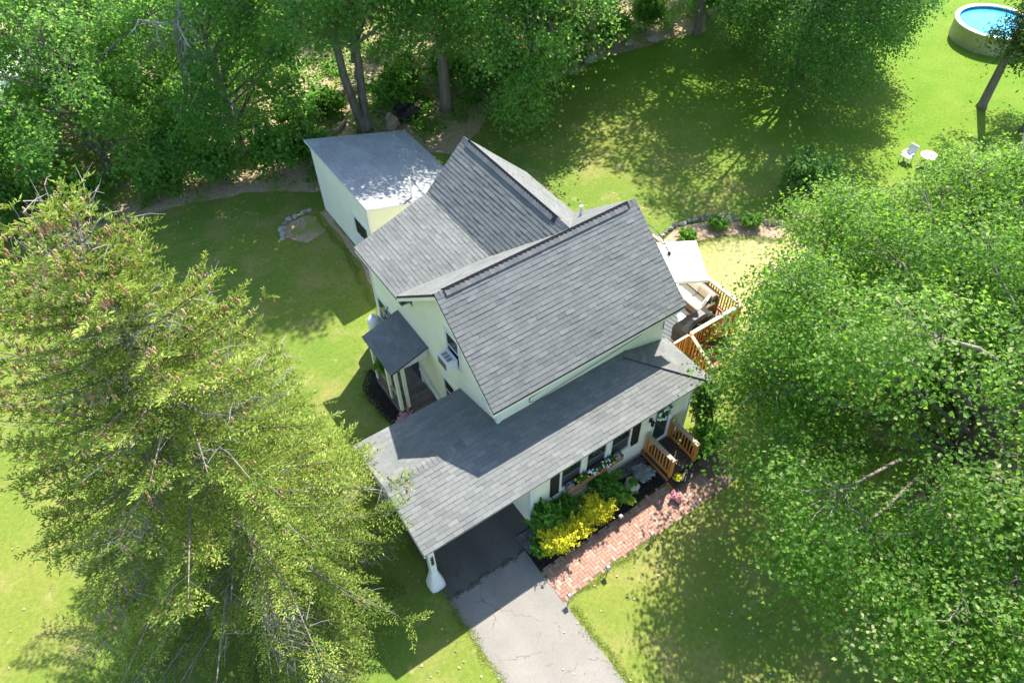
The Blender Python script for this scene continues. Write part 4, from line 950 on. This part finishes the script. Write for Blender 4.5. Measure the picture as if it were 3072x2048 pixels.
# ------------------------------------------------------------------ spruce
OUT_S = [(-900, 700), (0, 540), (20, 470), (50, 385), (110, 385), (135, 430), (215, 440), (240, 500), (290, 500), (345, 460), (368, 520), (330, 590), (345, 650), (420, 640), (490, 610), (510, 680), (595, 655), (605, 690), (560, 740), (612, 735), (600, 780), (560, 830), (640, 800), (715, 880), (740, 950), (800, 1010), (860, 1060), (950, 1080), (940, 1110), (880, 1140), (930, 1190), (925, 1230), (1005, 1300), (1000, 1330), (935, 1350), (955, 1420), (880, 1490), (870, 1700), (190, 1700), (180, 1490), (250, 1420), (160, 1370), (170, 1300), (85, 1300), (100, 1190), (150, 1150), (15, 1120), (10, 1060), (-900, 1000)]
def spruce(seed, H, R, zb_, ok=None, at=(0, 0, 0)):
    r = np.random.default_rng(seed); rr = random.Random(seed)
    tr = MB(); tr.tube([(0, 0, -.1), (0, 0, .3), (0, 0, H*.5), (0, 0, H)], [.36, .27, .16, .015], 9)
    q_, t_ = [], []; cones = MB(); tw = MB(); cq, ct = [], []
    def shoot(a, d, L, w, t):
        """three thin blades round the axis"""
        d = d/np.linalg.norm(d, axis=1, keepdims=True)
        s1 = np.cross(d, r.normal(size=d.shape)); s1 /= np.linalg.norm(s1, axis=1, keepdims=True); s2 = np.cross(d, s1)
        for s_ in (s1, s2):
            e = a+d*L[:, None]; mm = a+d*(L*.42)[:, None]
            q_.append(np.stack([a, mm+s_*w[:, None], e, mm-s_*w[:, None]], 1)); t_.append(t)
    z = zb_
    while z < H-.25:
        fr = (z-zb_)/(H-zb_); L = R*(1-fr)**.74*(.72+.28*min(1, fr*6))+.18; nb = rr.choice((7, 7, 8, 8)); a0 = rr.uniform(0, 6.28)
        for k in range(nb):
            az = a0+k*6.283/nb+rr.uniform(-.3, .3); Lb_ = L*rr.uniform(.55, 1.12); zz = z+rr.uniform(-.15, .15)
            asc = -.10+.75*fr; n = max(6, int(Lb_/.16)); t = np.linspace(0, 1, n)
            hor = Lb_*t; ver = Lb_*(asc*t-.42*t**2*(1-fr)+.26*t**3)
            wob = rr.uniform(-.25, .25); aa = az+wob*t
            P_ = np.stack([np.cos(aa)*hor, np.sin(aa)*hor, zz+ver], 1)
            ne = n-1
            if ok:
                while ne > 3 and not ok(P_[ne]+np.array(at), 24): ne -= 1
            tr.tube([P_[0], P_[ne//2], P_[ne]], [.032*Lb_/4+.010, .018*Lb_/4+.006, .005], 4, rr.random(), cap=False)
            bt = rr.gauss(0, .10)
            start = .14 if Lb_ > 1.5 else .06
            dead = rr.random() < .07
            for i in range(n):
                if t[i] < start:
                    if rr.random() < .6 and Lb_ > 2:
                        b = Vector(P_[i]); d = Vector((math.cos(az)*.4+rr.uniform(-.9, .9), math.sin(az)*.4+rr.uniform(-.9, .9), rr.uniform(-.5, .15))); tw.tube([b, b+d*rr.uniform(.3, .8)], [.010, .004], 3, rr.random(), cap=False)
                    continue
                if ok and not ok(P_[i]+np.array(at), rr.uniform(-12, 34)): continue
                if mnoise.noise(Vector(P_[i]*.85)+Vector((7.7, 1.3, 2.1))) < -.27+.08*fr:
                    if rr.random() < .5:
                        b = Vector(P_[i]); d = Vector((rr.uniform(-.6, .6), rr.uniform(-.6, .6), rr.uniform(-.35, .1))); tw.tube([b, b+d*.5, b+d+Vector((0, 0, -.1))], [.009, .005, .003], 3, rr.random(), cap=False)
                    continue
                loc = P_[i]; ax = P_[min(i+1, n-1)]-P_[max(i-1, 0)]; ax /= np.linalg.norm(ax)
                sd_ = np.cross(ax, [0, 0, 1]); sd_ /= np.linalg.norm(sd_)
                ll = .30+.90*Lb_/R*1.05*(1-t[i])**.6*(.5+.5*min(1, (t[i]-start)*5)); ll *= rr.uniform(.6, 1.2)
                for sgn in (-1, 1):
                    d = ax*.75+sd_*sgn*.8+np.array([0, 0, -.12-.22*(1-fr)*rr.random()]); d /= np.linalg.norm(d)
                    if dead and rr.random() < .75:
                        b = Vector(loc); tw.tube([b, b+Vector(d)*ll*.6, b+Vector(d)*ll+Vector((0, 0, -.1))], [.010, .006, .003], 3, rr.random(), cap=False)
                        for _ in range(3):
                            c_ = b+Vector(d)*ll*rr.uniform(.2, .9); tw.tube([c_, c_+Vector(ax)*.2+Vector((rr.uniform(-.15, .15), rr.uniform(-.15, .15), rr.uniform(-.15, .05)))], [.006, .003], 3, rr.random(), cap=False)
                        continue
                    m_n = max(5, int(ll/.026)); u = np.linspace(.05, 1, m_n)[:, None]
                    base = loc+d*u*ll+np.array([0, 0, -.20])*u**2*ll
                    alt = np.where(np.arange(m_n) % 2 == 0, 1, -1)[:, None]
                    sd2 = np.cross(d, [0, 0, 1.]); sd2 /= np.linalg.norm(sd2)
                    dd = d*.75+alt*sd2*.70+np.array([0, 0, .30])+r.normal(0, .38, (m_n, 3)); dd[-1] = d
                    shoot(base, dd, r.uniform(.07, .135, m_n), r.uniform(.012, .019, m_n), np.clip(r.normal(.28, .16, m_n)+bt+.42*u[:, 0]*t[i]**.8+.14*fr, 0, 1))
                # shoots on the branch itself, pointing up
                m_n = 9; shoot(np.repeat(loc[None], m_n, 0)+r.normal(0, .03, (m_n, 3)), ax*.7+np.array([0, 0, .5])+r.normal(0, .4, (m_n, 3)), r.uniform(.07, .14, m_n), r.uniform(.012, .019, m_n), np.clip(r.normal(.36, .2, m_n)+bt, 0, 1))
                if fr > .22 and t[i] > .45 and rr.random() < .16+1.2*max(0, fr-.2):
                    for _ in range(rr.choice((1, 2, 3))):
                        c_ = Vector(loc)+Vector((rr.uniform(-.22, .22), rr.uniform(-.22, .22), rr.uniform(-.05, .10)))
                        cones.tube([c_, c_+Vector((0, 0, -.05)), c_+Vector((rr.uniform(-.02, .02), 0, -.13))], [.012, .026, .010], 5, rr.random())
        z += .24+.15*rr.random()
    # leader
    P0 = np.repeat(np.array([[0, 0, H-.5]]), 40, 0)+np.stack([np.zeros(40), np.zeros(40), np.linspace(0, .55, 40)], 1)
    shoot(P0, np.stack([np.cos(np.arange(40)*2.4), np.sin(np.arange(40)*2.4), np.full(40, .9)], 1), np.full(40, .16), np.full(40, .03), np.full(40, .7))
    cr_ = MB(); cr_.quads(np.concatenate(q_), np.concatenate(t_)); return cr_, tr, cones, tw
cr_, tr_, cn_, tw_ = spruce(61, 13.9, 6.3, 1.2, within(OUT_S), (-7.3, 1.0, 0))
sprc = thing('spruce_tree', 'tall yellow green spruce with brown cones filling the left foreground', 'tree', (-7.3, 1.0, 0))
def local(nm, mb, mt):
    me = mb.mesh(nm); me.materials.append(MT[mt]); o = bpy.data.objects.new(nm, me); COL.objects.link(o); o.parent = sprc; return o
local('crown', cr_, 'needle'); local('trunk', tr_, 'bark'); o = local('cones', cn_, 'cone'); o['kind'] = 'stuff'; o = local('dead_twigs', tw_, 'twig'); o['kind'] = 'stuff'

# ------------------------------------------------------------------ bushes and small plants
def bush(name, label, cat, loc, r, h, n, leaf, mt, seed, group=None, wid=.42, lob=7, tb=.5):
    t = thing(name, label, cat, loc, group); rg = np.random.default_rng(seed); mb = MB()
    sm_ = MB(); rr = random.Random(seed)
    for k in range(lob):
        a_ = k*2.4+rr.uniform(-.4, .4); q = math.sqrt((k+.4)/lob)*.62
        c = np.array([math.cos(a_)*q*r, math.sin(a_)*q*r, h*(.38+.25*(1-q)+rr.uniform(-.06, .06))]); lr = r*rr.uniform(.30, .56)
        m_n = n//lob; d = sph(m_n, rg); d[:, 2] = np.where(d[:, 2] < -.35, -d[:, 2], d[:, 2])
        cs = c+d*np.array([lr, lr, h*.42])*rg.uniform(.5, 1.22, (m_n, 1)); cs[:, 2] = np.maximum(cs[:, 2], .04)
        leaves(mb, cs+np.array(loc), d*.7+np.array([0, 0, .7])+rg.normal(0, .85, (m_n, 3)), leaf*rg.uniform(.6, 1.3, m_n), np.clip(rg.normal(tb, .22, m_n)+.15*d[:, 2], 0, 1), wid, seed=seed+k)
        for _ in range(5):
            d1 = sph(1, rg)[0]; d1[2] = abs(d1[2])*.8+.25; m2 = 26; u = np.linspace(.75, 1.75, m2)[:, None]
            cs2 = c+d1*u*np.array([lr, lr, h*.42])+rg.normal(0, .025, (m2, 3)); cs2[:, 2] = np.maximum(cs2[:, 2], .04)
            leaves(mb, cs2+np.array(loc), d1*.4+np.array([0, 0, .7])+rg.normal(0, .7, (m2, 3)), leaf*rg.uniform(.6, 1.2, m2), np.clip(rg.normal(tb+.2, .2, m2), 0, 1), wid, seed=seed+k+_)
        L0 = Vector(loc); sm_.tube([L0, L0+Vector(c)*.6+Vector((0, 0, .05)), L0+Vector(c)+Vector((0, 0, h*.2))], [.018, .012, .005], 5, rr.random())
    part('foliage', mb, mt, t); part('stem', sm_, 'bark', t); return t
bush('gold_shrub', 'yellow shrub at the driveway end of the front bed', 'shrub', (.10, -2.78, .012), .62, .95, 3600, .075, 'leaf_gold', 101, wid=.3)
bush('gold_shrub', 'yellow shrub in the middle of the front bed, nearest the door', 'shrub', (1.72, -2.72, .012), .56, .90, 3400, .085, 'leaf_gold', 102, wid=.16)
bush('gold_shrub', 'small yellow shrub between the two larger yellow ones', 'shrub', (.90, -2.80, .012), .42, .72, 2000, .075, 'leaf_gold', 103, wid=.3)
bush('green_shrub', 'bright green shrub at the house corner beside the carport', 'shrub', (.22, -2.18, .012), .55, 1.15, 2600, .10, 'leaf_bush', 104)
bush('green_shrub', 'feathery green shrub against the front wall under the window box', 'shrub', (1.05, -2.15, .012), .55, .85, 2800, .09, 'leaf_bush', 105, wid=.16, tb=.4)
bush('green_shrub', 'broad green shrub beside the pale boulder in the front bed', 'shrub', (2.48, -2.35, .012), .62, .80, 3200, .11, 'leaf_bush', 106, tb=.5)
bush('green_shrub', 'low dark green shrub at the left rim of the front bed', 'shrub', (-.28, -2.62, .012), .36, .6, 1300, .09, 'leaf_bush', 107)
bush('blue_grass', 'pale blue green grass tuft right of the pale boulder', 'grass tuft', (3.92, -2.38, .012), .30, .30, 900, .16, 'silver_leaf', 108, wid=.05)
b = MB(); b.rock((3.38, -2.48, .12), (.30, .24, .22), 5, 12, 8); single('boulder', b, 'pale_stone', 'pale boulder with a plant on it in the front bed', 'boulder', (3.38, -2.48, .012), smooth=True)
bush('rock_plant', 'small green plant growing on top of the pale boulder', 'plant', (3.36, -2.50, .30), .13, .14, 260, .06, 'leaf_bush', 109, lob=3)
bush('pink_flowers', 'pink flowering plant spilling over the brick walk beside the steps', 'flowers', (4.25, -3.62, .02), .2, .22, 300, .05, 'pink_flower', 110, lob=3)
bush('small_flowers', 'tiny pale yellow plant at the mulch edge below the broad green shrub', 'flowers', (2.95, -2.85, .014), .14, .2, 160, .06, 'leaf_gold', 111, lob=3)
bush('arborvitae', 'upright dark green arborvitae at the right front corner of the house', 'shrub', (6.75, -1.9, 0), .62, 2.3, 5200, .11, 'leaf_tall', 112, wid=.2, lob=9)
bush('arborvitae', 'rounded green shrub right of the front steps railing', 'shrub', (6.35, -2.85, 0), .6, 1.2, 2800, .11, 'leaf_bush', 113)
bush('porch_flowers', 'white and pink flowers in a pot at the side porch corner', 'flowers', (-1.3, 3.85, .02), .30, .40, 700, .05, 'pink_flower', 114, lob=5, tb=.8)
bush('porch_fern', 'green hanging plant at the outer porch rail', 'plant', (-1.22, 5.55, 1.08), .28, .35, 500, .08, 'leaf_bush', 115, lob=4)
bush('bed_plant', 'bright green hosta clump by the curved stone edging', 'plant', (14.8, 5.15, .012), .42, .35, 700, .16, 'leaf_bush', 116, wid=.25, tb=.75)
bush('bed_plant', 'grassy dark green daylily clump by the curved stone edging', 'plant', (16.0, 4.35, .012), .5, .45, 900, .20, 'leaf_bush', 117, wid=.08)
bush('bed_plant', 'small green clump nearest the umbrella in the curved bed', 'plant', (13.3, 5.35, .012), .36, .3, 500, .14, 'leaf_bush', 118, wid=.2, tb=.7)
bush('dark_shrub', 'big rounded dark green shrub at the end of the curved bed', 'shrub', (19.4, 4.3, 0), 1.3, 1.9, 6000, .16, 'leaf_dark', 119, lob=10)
GU = 'bushes along the woodland edge'
for k, (x, y, r_, h_) in enumerate(((-7.5, 22.3, 1.3, 1.8), (-4.2, 21.6, 1.2, 1.6), (-1.6, 20.7, 1.3, 2.0), (.6, 19.7, 1.2, 2.2), (2.3, 19.9, 1.1, 1.8), (-10, 23.4, 1.4, 2.0), (7.9, 21.6, 1.2, 1.7), (8.9, 22.6, 1.1, 1.6), (12.3, 20.0, 1.2, 1.9), (14.4, 19.0, 1.1, 1.6), (17.2, 20.6, 1.2, 1.7), (19.2, 21.2, 1.3, 1.8), (21.7, 20.6, 1.2, 1.6), (24.3, 20.6, 1.2, 1.8), (3.2, 23.2, 1.2, 1.3), (5.0, 23.6, 1.0, 1.0), (11.6, 22.2, 1.2, 1.6), (28.4, 19.6, 1.4, 2.0), (31, 20.5, 1.5, 2.2), (-12.8, 24.4, 1.4, 2.0))):
    bush('understory_bush', 'leafy bush in the tangled undergrowth along the woodland edge', 'bush', (x, y, 0), r_, h_, 2200, .17, 'leaf_wood' if k % 3 else 'leaf_bush', 130+k, GU)

def scatter(name, n, region, size, zr, mt, seed, clump=.5):
    """low leafy ground cover over a region (polygon), in patches"""
    r = np.random.default_rng(seed); xs = [q[0] for q in region]; ys = [q[1] for q in region]; C_ = []
    while len(C_) < n//60:
        c = (r.uniform(min(xs), max(xs)), r.uniform(min(ys), max(ys)))
        if inside(c, region): C_.append(c)
    C_ = np.repeat(np.array(C_), 60, 0); k = len(C_); rad = np.repeat(r.uniform(.5, 1.3, k//60), 60)*clump*2
    xy = C_+r.normal(0, .42, (k, 2))*rad[:, None]; z = r.uniform(zr[0], zr[1], k)*np.repeat(r.uniform(.3, 1, k//60), 60)
    mb = MB(); leaves(mb, np.column_stack([xy, z+.02]), np.array([0, 0, 1.])+r.normal(0, .5, (k, 3)), size*r.uniform(.6, 1.3, k), np.clip(r.normal(.5, .25, k), 0, 1), seed=seed)
    return part(name, mb, mt, None, kind='stuff')
scatter('undergrowth', 42000, [(-14, 23.5), (-6, 21), (-1, 20), (2, 18.4), (6.8, 18.2), (8, 18), (10, 18.6), (12, 19.4), (16, 20), (21, 20.4), (27, 19.6), (36, 23), (36, 36), (-14, 36)], .16, (.02, .6), 'leaf_bush', 300)
def fallen():
    r = np.random.default_rng(77); n = 2600; x = r.uniform(-15, 30, n); y = r.uniform(-11, 20, n)
    ok_ = ~((x > -3.5) & (x < 6.6) & (y > -4.3) & (y < 16.6))
    x, y = x[ok_], y[ok_]; k = len(x); mb = MB(); leaves(mb, np.column_stack([x, y, np.full(k, .03)]), np.array([0, 0, 1.])+r.normal(0, .3, (k, 3)), r.uniform(.04, .09, k), r.random(k), seed=7)
    part('fallen_leaves', mb, 'litter_leaf', None, kind='stuff')
MT['litter_leaf'] = mat('dry_leaf', [(0, (.24, .19, .10)), (1, (.55, .48, .34))], 9, .2, .9)
fallen()
fs_ = thing('garden_shed', 'white roofed outbuilding glimpsed through the leaves at the far left', 'shed', (-8.4, 32.5, 0))
m_ = MB(); m_.box(-10.8, -6.2, 31.2, 34.2, 0, 2.3); part('wall', m_, 'cream', fs_)
m_ = MB(); m_.prism([(-11, 30.9, 2.3), (-11, 34.5, 2.3), (-11, 32.7, 3.3)], (5, 0, 0)); part('roof', m_, 'white_plastic', fs_)

# ------------------------------------------------------------------ stones, logs, dead tree
def edging(label, pts, seed, loc):
    t = thing('stone_edging', label, 'stone edging', loc); rr = random.Random(seed)
    for a_, b_ in zip(pts[:-1], pts[1:]):
        L = math.dist(a_, b_); n = max(1, int(L/.30))
        for k in range(n):
            u = (k+.5)/n; c = (a_[0]+(b_[0]-a_[0])*u+rr.uniform(-.05, .05), a_[1]+(b_[1]-a_[1])*u+rr.uniform(-.05, .05), .06)
            m_ = MB(); m_.rock(c, (rr.uniform(.12, .2), rr.uniform(.10, .16), rr.uniform(.09, .14)), rr.randint(0, 999), 7, 4, rr.random()); part('stone', m_, 'stone', t)
edging('curved row of grey stones edging the bed beyond the umbrella', [(12.0, 5.9), (12.9, 6.25), (13.6, 6.25), (15.1, 5.8), (16.4, 4.5), (17.4, 3.3)], 5, (14.5, 5.9, 0))
edging('loose row of stones in the shady grass left of the shed', [(.9, 16.6), (-.4, 16.5), (-.8, 15.9), (-.95, 15.3)], 6, (-.3, 16.2, 0))
for k, (x, y, s_, lb) in enumerate(((19.4, 19.7, .45, 'tan boulder in the shade where the lawn meets the woods'), (23.8, 19.4, .4, 'small tan boulder at the wood edge near the far trunk'), (22.4, 19.9, .28, 'mossy little rock beside the small tan boulder'))):
    m_ = MB(); m_.rock((x, y, s_*.4), (s_, s_*.8, s_*.6), 20+k, 11, 7); single('boulder', m_, 'stone', lb, 'boulder', (x, y, 0), smooth=True)
lg = thing('fallen_log', 'long pale fallen log lying in the clearing behind the shed', 'log', (5.5, 25, 0))
m_ = MB(); m_.tube([(3.0, 25.0, .22), (4.4, 24.9, .24), (6.2, 24.75, .25), (8.2, 24.4, .26)], [.13, .17, .19, .21], 9, .7); part('log', m_, 'log', lg)
lg = thing('fallen_log', 'shorter fallen limb lying left of the twin trunked maple', 'log', (3.6, 21, 0))
m_ = MB(); m_.tube([(2.4, 20.9, .14), (3.4, 21.6, .2), (4.6, 21.6, .16), (5.3, 22.1, .14)], [.05, .10, .12, .10], 8, .4); part('log', m_, 'log', lg)
m_ = MB(); m_.rock((7.1, 20.4, .25), (.42, .36, .42), 33, 12, 8, .2, .34); single('tree_stump', m_, 'log', 'grey brown rotting stump right of the twin trunked maple', 'stump', (7.1, 20.4, 0))
m_ = MB(); m_.rock((8.3, 20.9, .25), (.9, .6, .4), 34, 12, 7, .3, .25); single('tarp_pile', m_, 'cover', 'black plastic heap in the undergrowth right of the stump', 'tarp', (8.3, 20.9, 0))
dt = thing('dead_tree', 'bare bleached dead tree leaning out of the woodland canopy', 'tree', (-1.4, 23.6, 0))
Dy = 21.6
def dpt(x, z, dy=0): return (x, Dy+dy, z)
m_ = MB()
m_.tube([(-1.7, 24.2, 0), (-1.4, 23.6, 3), (-1.1, 22.9, 6.0), (-.8, 22.0, 7.5), dpt(-.79, 7.64), dpt(-.63, 8.2, .2)], [.20, .17, .14, .11, .09, .05], 8, .4)
part('trunk', m_, 'dead_wood', dt)
br = [[(-.79, 7.64), (-1.1, 7.26), (-1.06, 6.71), (-.86, 5.92), (-.80, 5.5)], [(-1.1, 7.26), (-1.18, 7.43), (-1.67, 7.59), (-2.48, 8.01), (-2.82, 7.85)], [(-.79, 7.64), (-.66, 7.02), (-.70, 6.5), (-.60, 5.97)],
      [(-.66, 7.02), (-.4, 6.6), (-.3, 6.2)], [(-1.67, 7.59), (-2.02, 7.11), (-1.95, 6.6)], [(-1.0, 6.4), (-1.44, 5.47), (-.94, 4.2), (-.88, 3.21), (-.48, 1.97)], [(-.94, 4.2), (-.25, 3.96), (.09, 3.15)], [(-1.02, 3.95), (-2.1, 4.12), (-2.35, 3.59), (-2.2, 3.12)], [(-1.3, 5.1), (-1.7, 4.7)], [(.35, 8.1), (.48, 7.76), (.43, 7.25)], [(-1.06, 6.71), (-1.3, 6.2), (-1.25, 5.8)], [(-.86, 5.92), (-.4, 5.95)], [(-.8, 6.4), (-.45, 6.0), (-.3, 5.6)]]
rr = random.Random(9)
for k, b_ in enumerate(br):
    m_ = MB(); n = len(b_); r0 = (.075, .06, .05, .025, .03, .075, .05, .04, .02, .03, .02, .02, .02)[k]
    pts = [dpt(x, z, -.25*i+rr.uniform(-.1, .1)) for i, (x, z) in enumerate(b_)]
    m_.tube(pts, [r0*(1-.75*i/(n-1)) for i in range(n)], 6, rr.random())
    for i in range(n-1):
        for _ in range(5):
            u = rr.random(); a_ = Vector(pts[i])*(1-u)+Vector(pts[i+1])*u
            m_.tube([a_, a_+Vector((rr.uniform(-.35, .35), rr.uniform(-.3, .1), rr.uniform(-.55, .1)))], [.014, .004], 4, rr.random(), cap=False)
    part('branch', m_, 'dead_wood', dt)

# ------------------------------------------------------------------ pool, garden chair and table, path lights, pale shed in the woods
pl = thing('swimming_pool', 'round above ground pool with a tan wall and blue water', 'pool', (39.6, 8.2, 0))
PX, PY, PR, PH = 39.6, 8.2, 2.15, 1.0
for k in range(16):
    a0, a1 = 2*math.pi*k/16, 2*math.pi*(k+1)/16; m_ = MB(); vs = []
    for a_ in np.linspace(a0, a1, 4):
        for R_ in (PR, PR-.05):
            for z in (0, PH): vs.append((PX+R_*math.cos(a_), PY+R_*math.sin(a_), z))
    fs = []
    for i in range(3): o_ = i*4; fs += [(o_, o_+4, o_+5, o_+1), (o_+3, o_+7, o_+6, o_+2)]
    m_.add(vs, fs, random.random()); part('wall_panel', m_, 'pool_wall', pl)
m_ = MB(); n = 48; vs = []
for R_, z in ((PR+.06, PH+.002), (PR+.06, PH+.06), (PR-.18, PH+.06), (PR-.18, PH+.002)):
    for k in range(n): vs.append((PX+R_*math.cos(2*math.pi*k/n), PY+R_*math.sin(2*math.pi*k/n), z))
m_.add(vs, [(r*n+k, r*n+(k+1) % n, ((r+1) % 4)*n+(k+1) % n, ((r+1) % 4)*n+k) for r in range(4) for k in range(n)]); part('top_rail', m_, 'white_plastic', pl)
m_ = MB(); m_.lathe((PX, PY, PH-.14), [(PR-.06, 0), (PR-.06, .02)], 48); part('water', m_, 'water', pl)
ch = thing('garden_chair', 'white plastic garden chair on the sunny far lawn', 'chair', (25.5, 3.5, 0))
cx_, cy_ = 25.5, 3.5
m_ = MB(); m_.box(cx_-.28, cx_+.28, cy_-.28, cy_+.28, .40, .44); part('seat', m_, 'white_plastic', ch)
m_ = MB(); m_.prism([(cx_+.22, cy_-.28, .441), (cx_+.28, cy_-.28, .441), (cx_+.45, cy_-.24, .98), (cx_+.40, cy_-.24, .98)], (0, .52, 0)); part('backrest', m_, 'white_plastic', ch)
for sx in (-.25, .25):
    for sy in (-.25, .25):
        m_ = MB(); m_.box(cx_+sx-.025, cx_+sx+.025, cy_+sy-.025, cy_+sy+.025, 0, .399); part('leg', m_, 'white_plastic', ch)
for sy in (-.29, .25):
    m_ = MB(); m_.box(cx_-.25, cx_+.3, cy_+sy, cy_+sy+.05, .60, .63); part('arm', m_, 'white_plastic', ch)
ch.scale = (.8, .8, .8)
tb = thing('garden_table', 'round white plastic garden table beside the white chair', 'table', (25.95, 2.75, 0))
m_ = MB(); m_.lathe((25.95, 2.75, .66), [(.45, 0), (.45, .03), (.42, .04)], 24); part('tabletop', m_, 'white_plastic', tb)
for k in range(4):
    a_ = k*math.pi/2+.6; m_ = MB(); m_.tube([(25.95+.38*math.cos(a_), 2.75+.38*math.sin(a_), 0), (25.95+.3*math.cos(a_), 2.75+.3*math.sin(a_), .66)], .025, 6); part('leg', m_, 'white_plastic', tb)
tb.scale = (.85, .85, .85)
for k, (x, y, lb) in enumerate(((-.52, -4.30, 'black path light where the brick walk meets the driveway'), (.92, -4.27, 'black path light on the grass side, middle of the brick walk'), (2.68, -4.20, 'black path light on the grass side beyond the middle one, in dappled shade'), (2.28, -3.22, 'black path light on the mulch side of the brick walk'))):
    t = thing('path_light', lb, 'path light', (x, y, 0), 'path lights along the brick walk')
    m_ = MB(); m_.tube([(x, y, 0), (x, y, .36)], .012, 6); part('stake', m_, 'dark', t)
    m_ = MB(); m_.box(x-.045, x+.045, y-.045, y+.045, .30, .39); part('lamp_head', m_, 'dark', t)
    m_ = MB(); m_.add([(x-.075, y-.075, .391), (x+.075, y-.075, .391), (x+.075, y+.075, .391), (x-.075, y+.075, .391), (x-.03, y-.03, .43), (x+.03, y-.03, .43), (x+.03, y+.03, .43), (x-.03, y+.03, .43)], [(3, 2, 1, 0), (4, 5, 6, 7), (0, 1, 5, 4), (1, 2, 6, 5), (2, 3, 7, 6), (3, 0, 4, 7)]); part('cap', m_, 'metal', t)

# ------------------------------------------------------------------ grass blades on the near lawns
def grass():
    """ragged tufts of grass leaning over the hard edges"""
    r = np.random.default_rng(5); P_ = []
    lines = [((-3.36, 1.8), (-3.36, -8), .16), ((-.56, -4.5), (-.5, -9), .16), ((-.5, -4.27), (3.4, -4.2), .12), ((3.4, -4.22), (5.4, -4.22), .12), ((-1.95, 5.6), (-1.6, 3.1), .14), ((-1.6, 3.1), (-.95, 2.1), .14), ((-1.95, 5.6), (-1.4, 6.8), .14), ((12.0, 6.0), (13.5, 6.3), .2), ((13.5, 6.3), (15.2, 5.85), .2), ((15.2, 5.85), (17.4, 3.3), .2), ((.75, 16.3), (.95, 13.5), .2), ((.95, 13.5), (.3, 9.0), .2), ((12.2, 5.0), (14.5, 4.7), .25), ((14.5, 4.7), (16.6, 2.9), .25)]
    for a, b, sd_ in lines:
        n = int(math.dist(a, b)*420); t = r.random(n); d = np.array([b[0]-a[0], b[1]-a[1]]); nn = np.array([-d[1], d[0]])/np.linalg.norm(d)
        P_.append(np.array(a)+t[:, None]*d+nn*r.normal(0, sd_*.4, (n, 1))+nn*.06*np.sin(t*math.dist(a, b)*5)[:, None])
    xy = np.concatenate(P_); x, y = xy[:, 0], xy[:, 1]; n = len(x)
    h = r.uniform(.012, .035, n); a_ = r.uniform(0, 6.28, n); w_ = r.uniform(.006, .014, n); ln = r.normal(0, .05, (n, 2))
    b0 = np.stack([x-np.cos(a_)*w_, y-np.sin(a_)*w_, np.full(n, -.003)], 1); b1 = np.stack([x+np.cos(a_)*w_, y+np.sin(a_)*w_, np.full(n, -.003)], 1)
    t1 = np.stack([x+ln[:, 0]+np.cos(a_)*w_*.5, y+ln[:, 1]+np.sin(a_)*w_*.5, h], 1); t0 = np.stack([x+ln[:, 0]-np.cos(a_)*w_*.5, y+ln[:, 1]-np.sin(a_)*w_*.5, h], 1)
    mb = MB(); mb.quads(np.stack([b0, b1, t1, t0], 1), np.clip(r.normal(.45, .25, n), 0, 1)); part('grass', mb, 'grass_blade', None, kind='stuff')
grass()
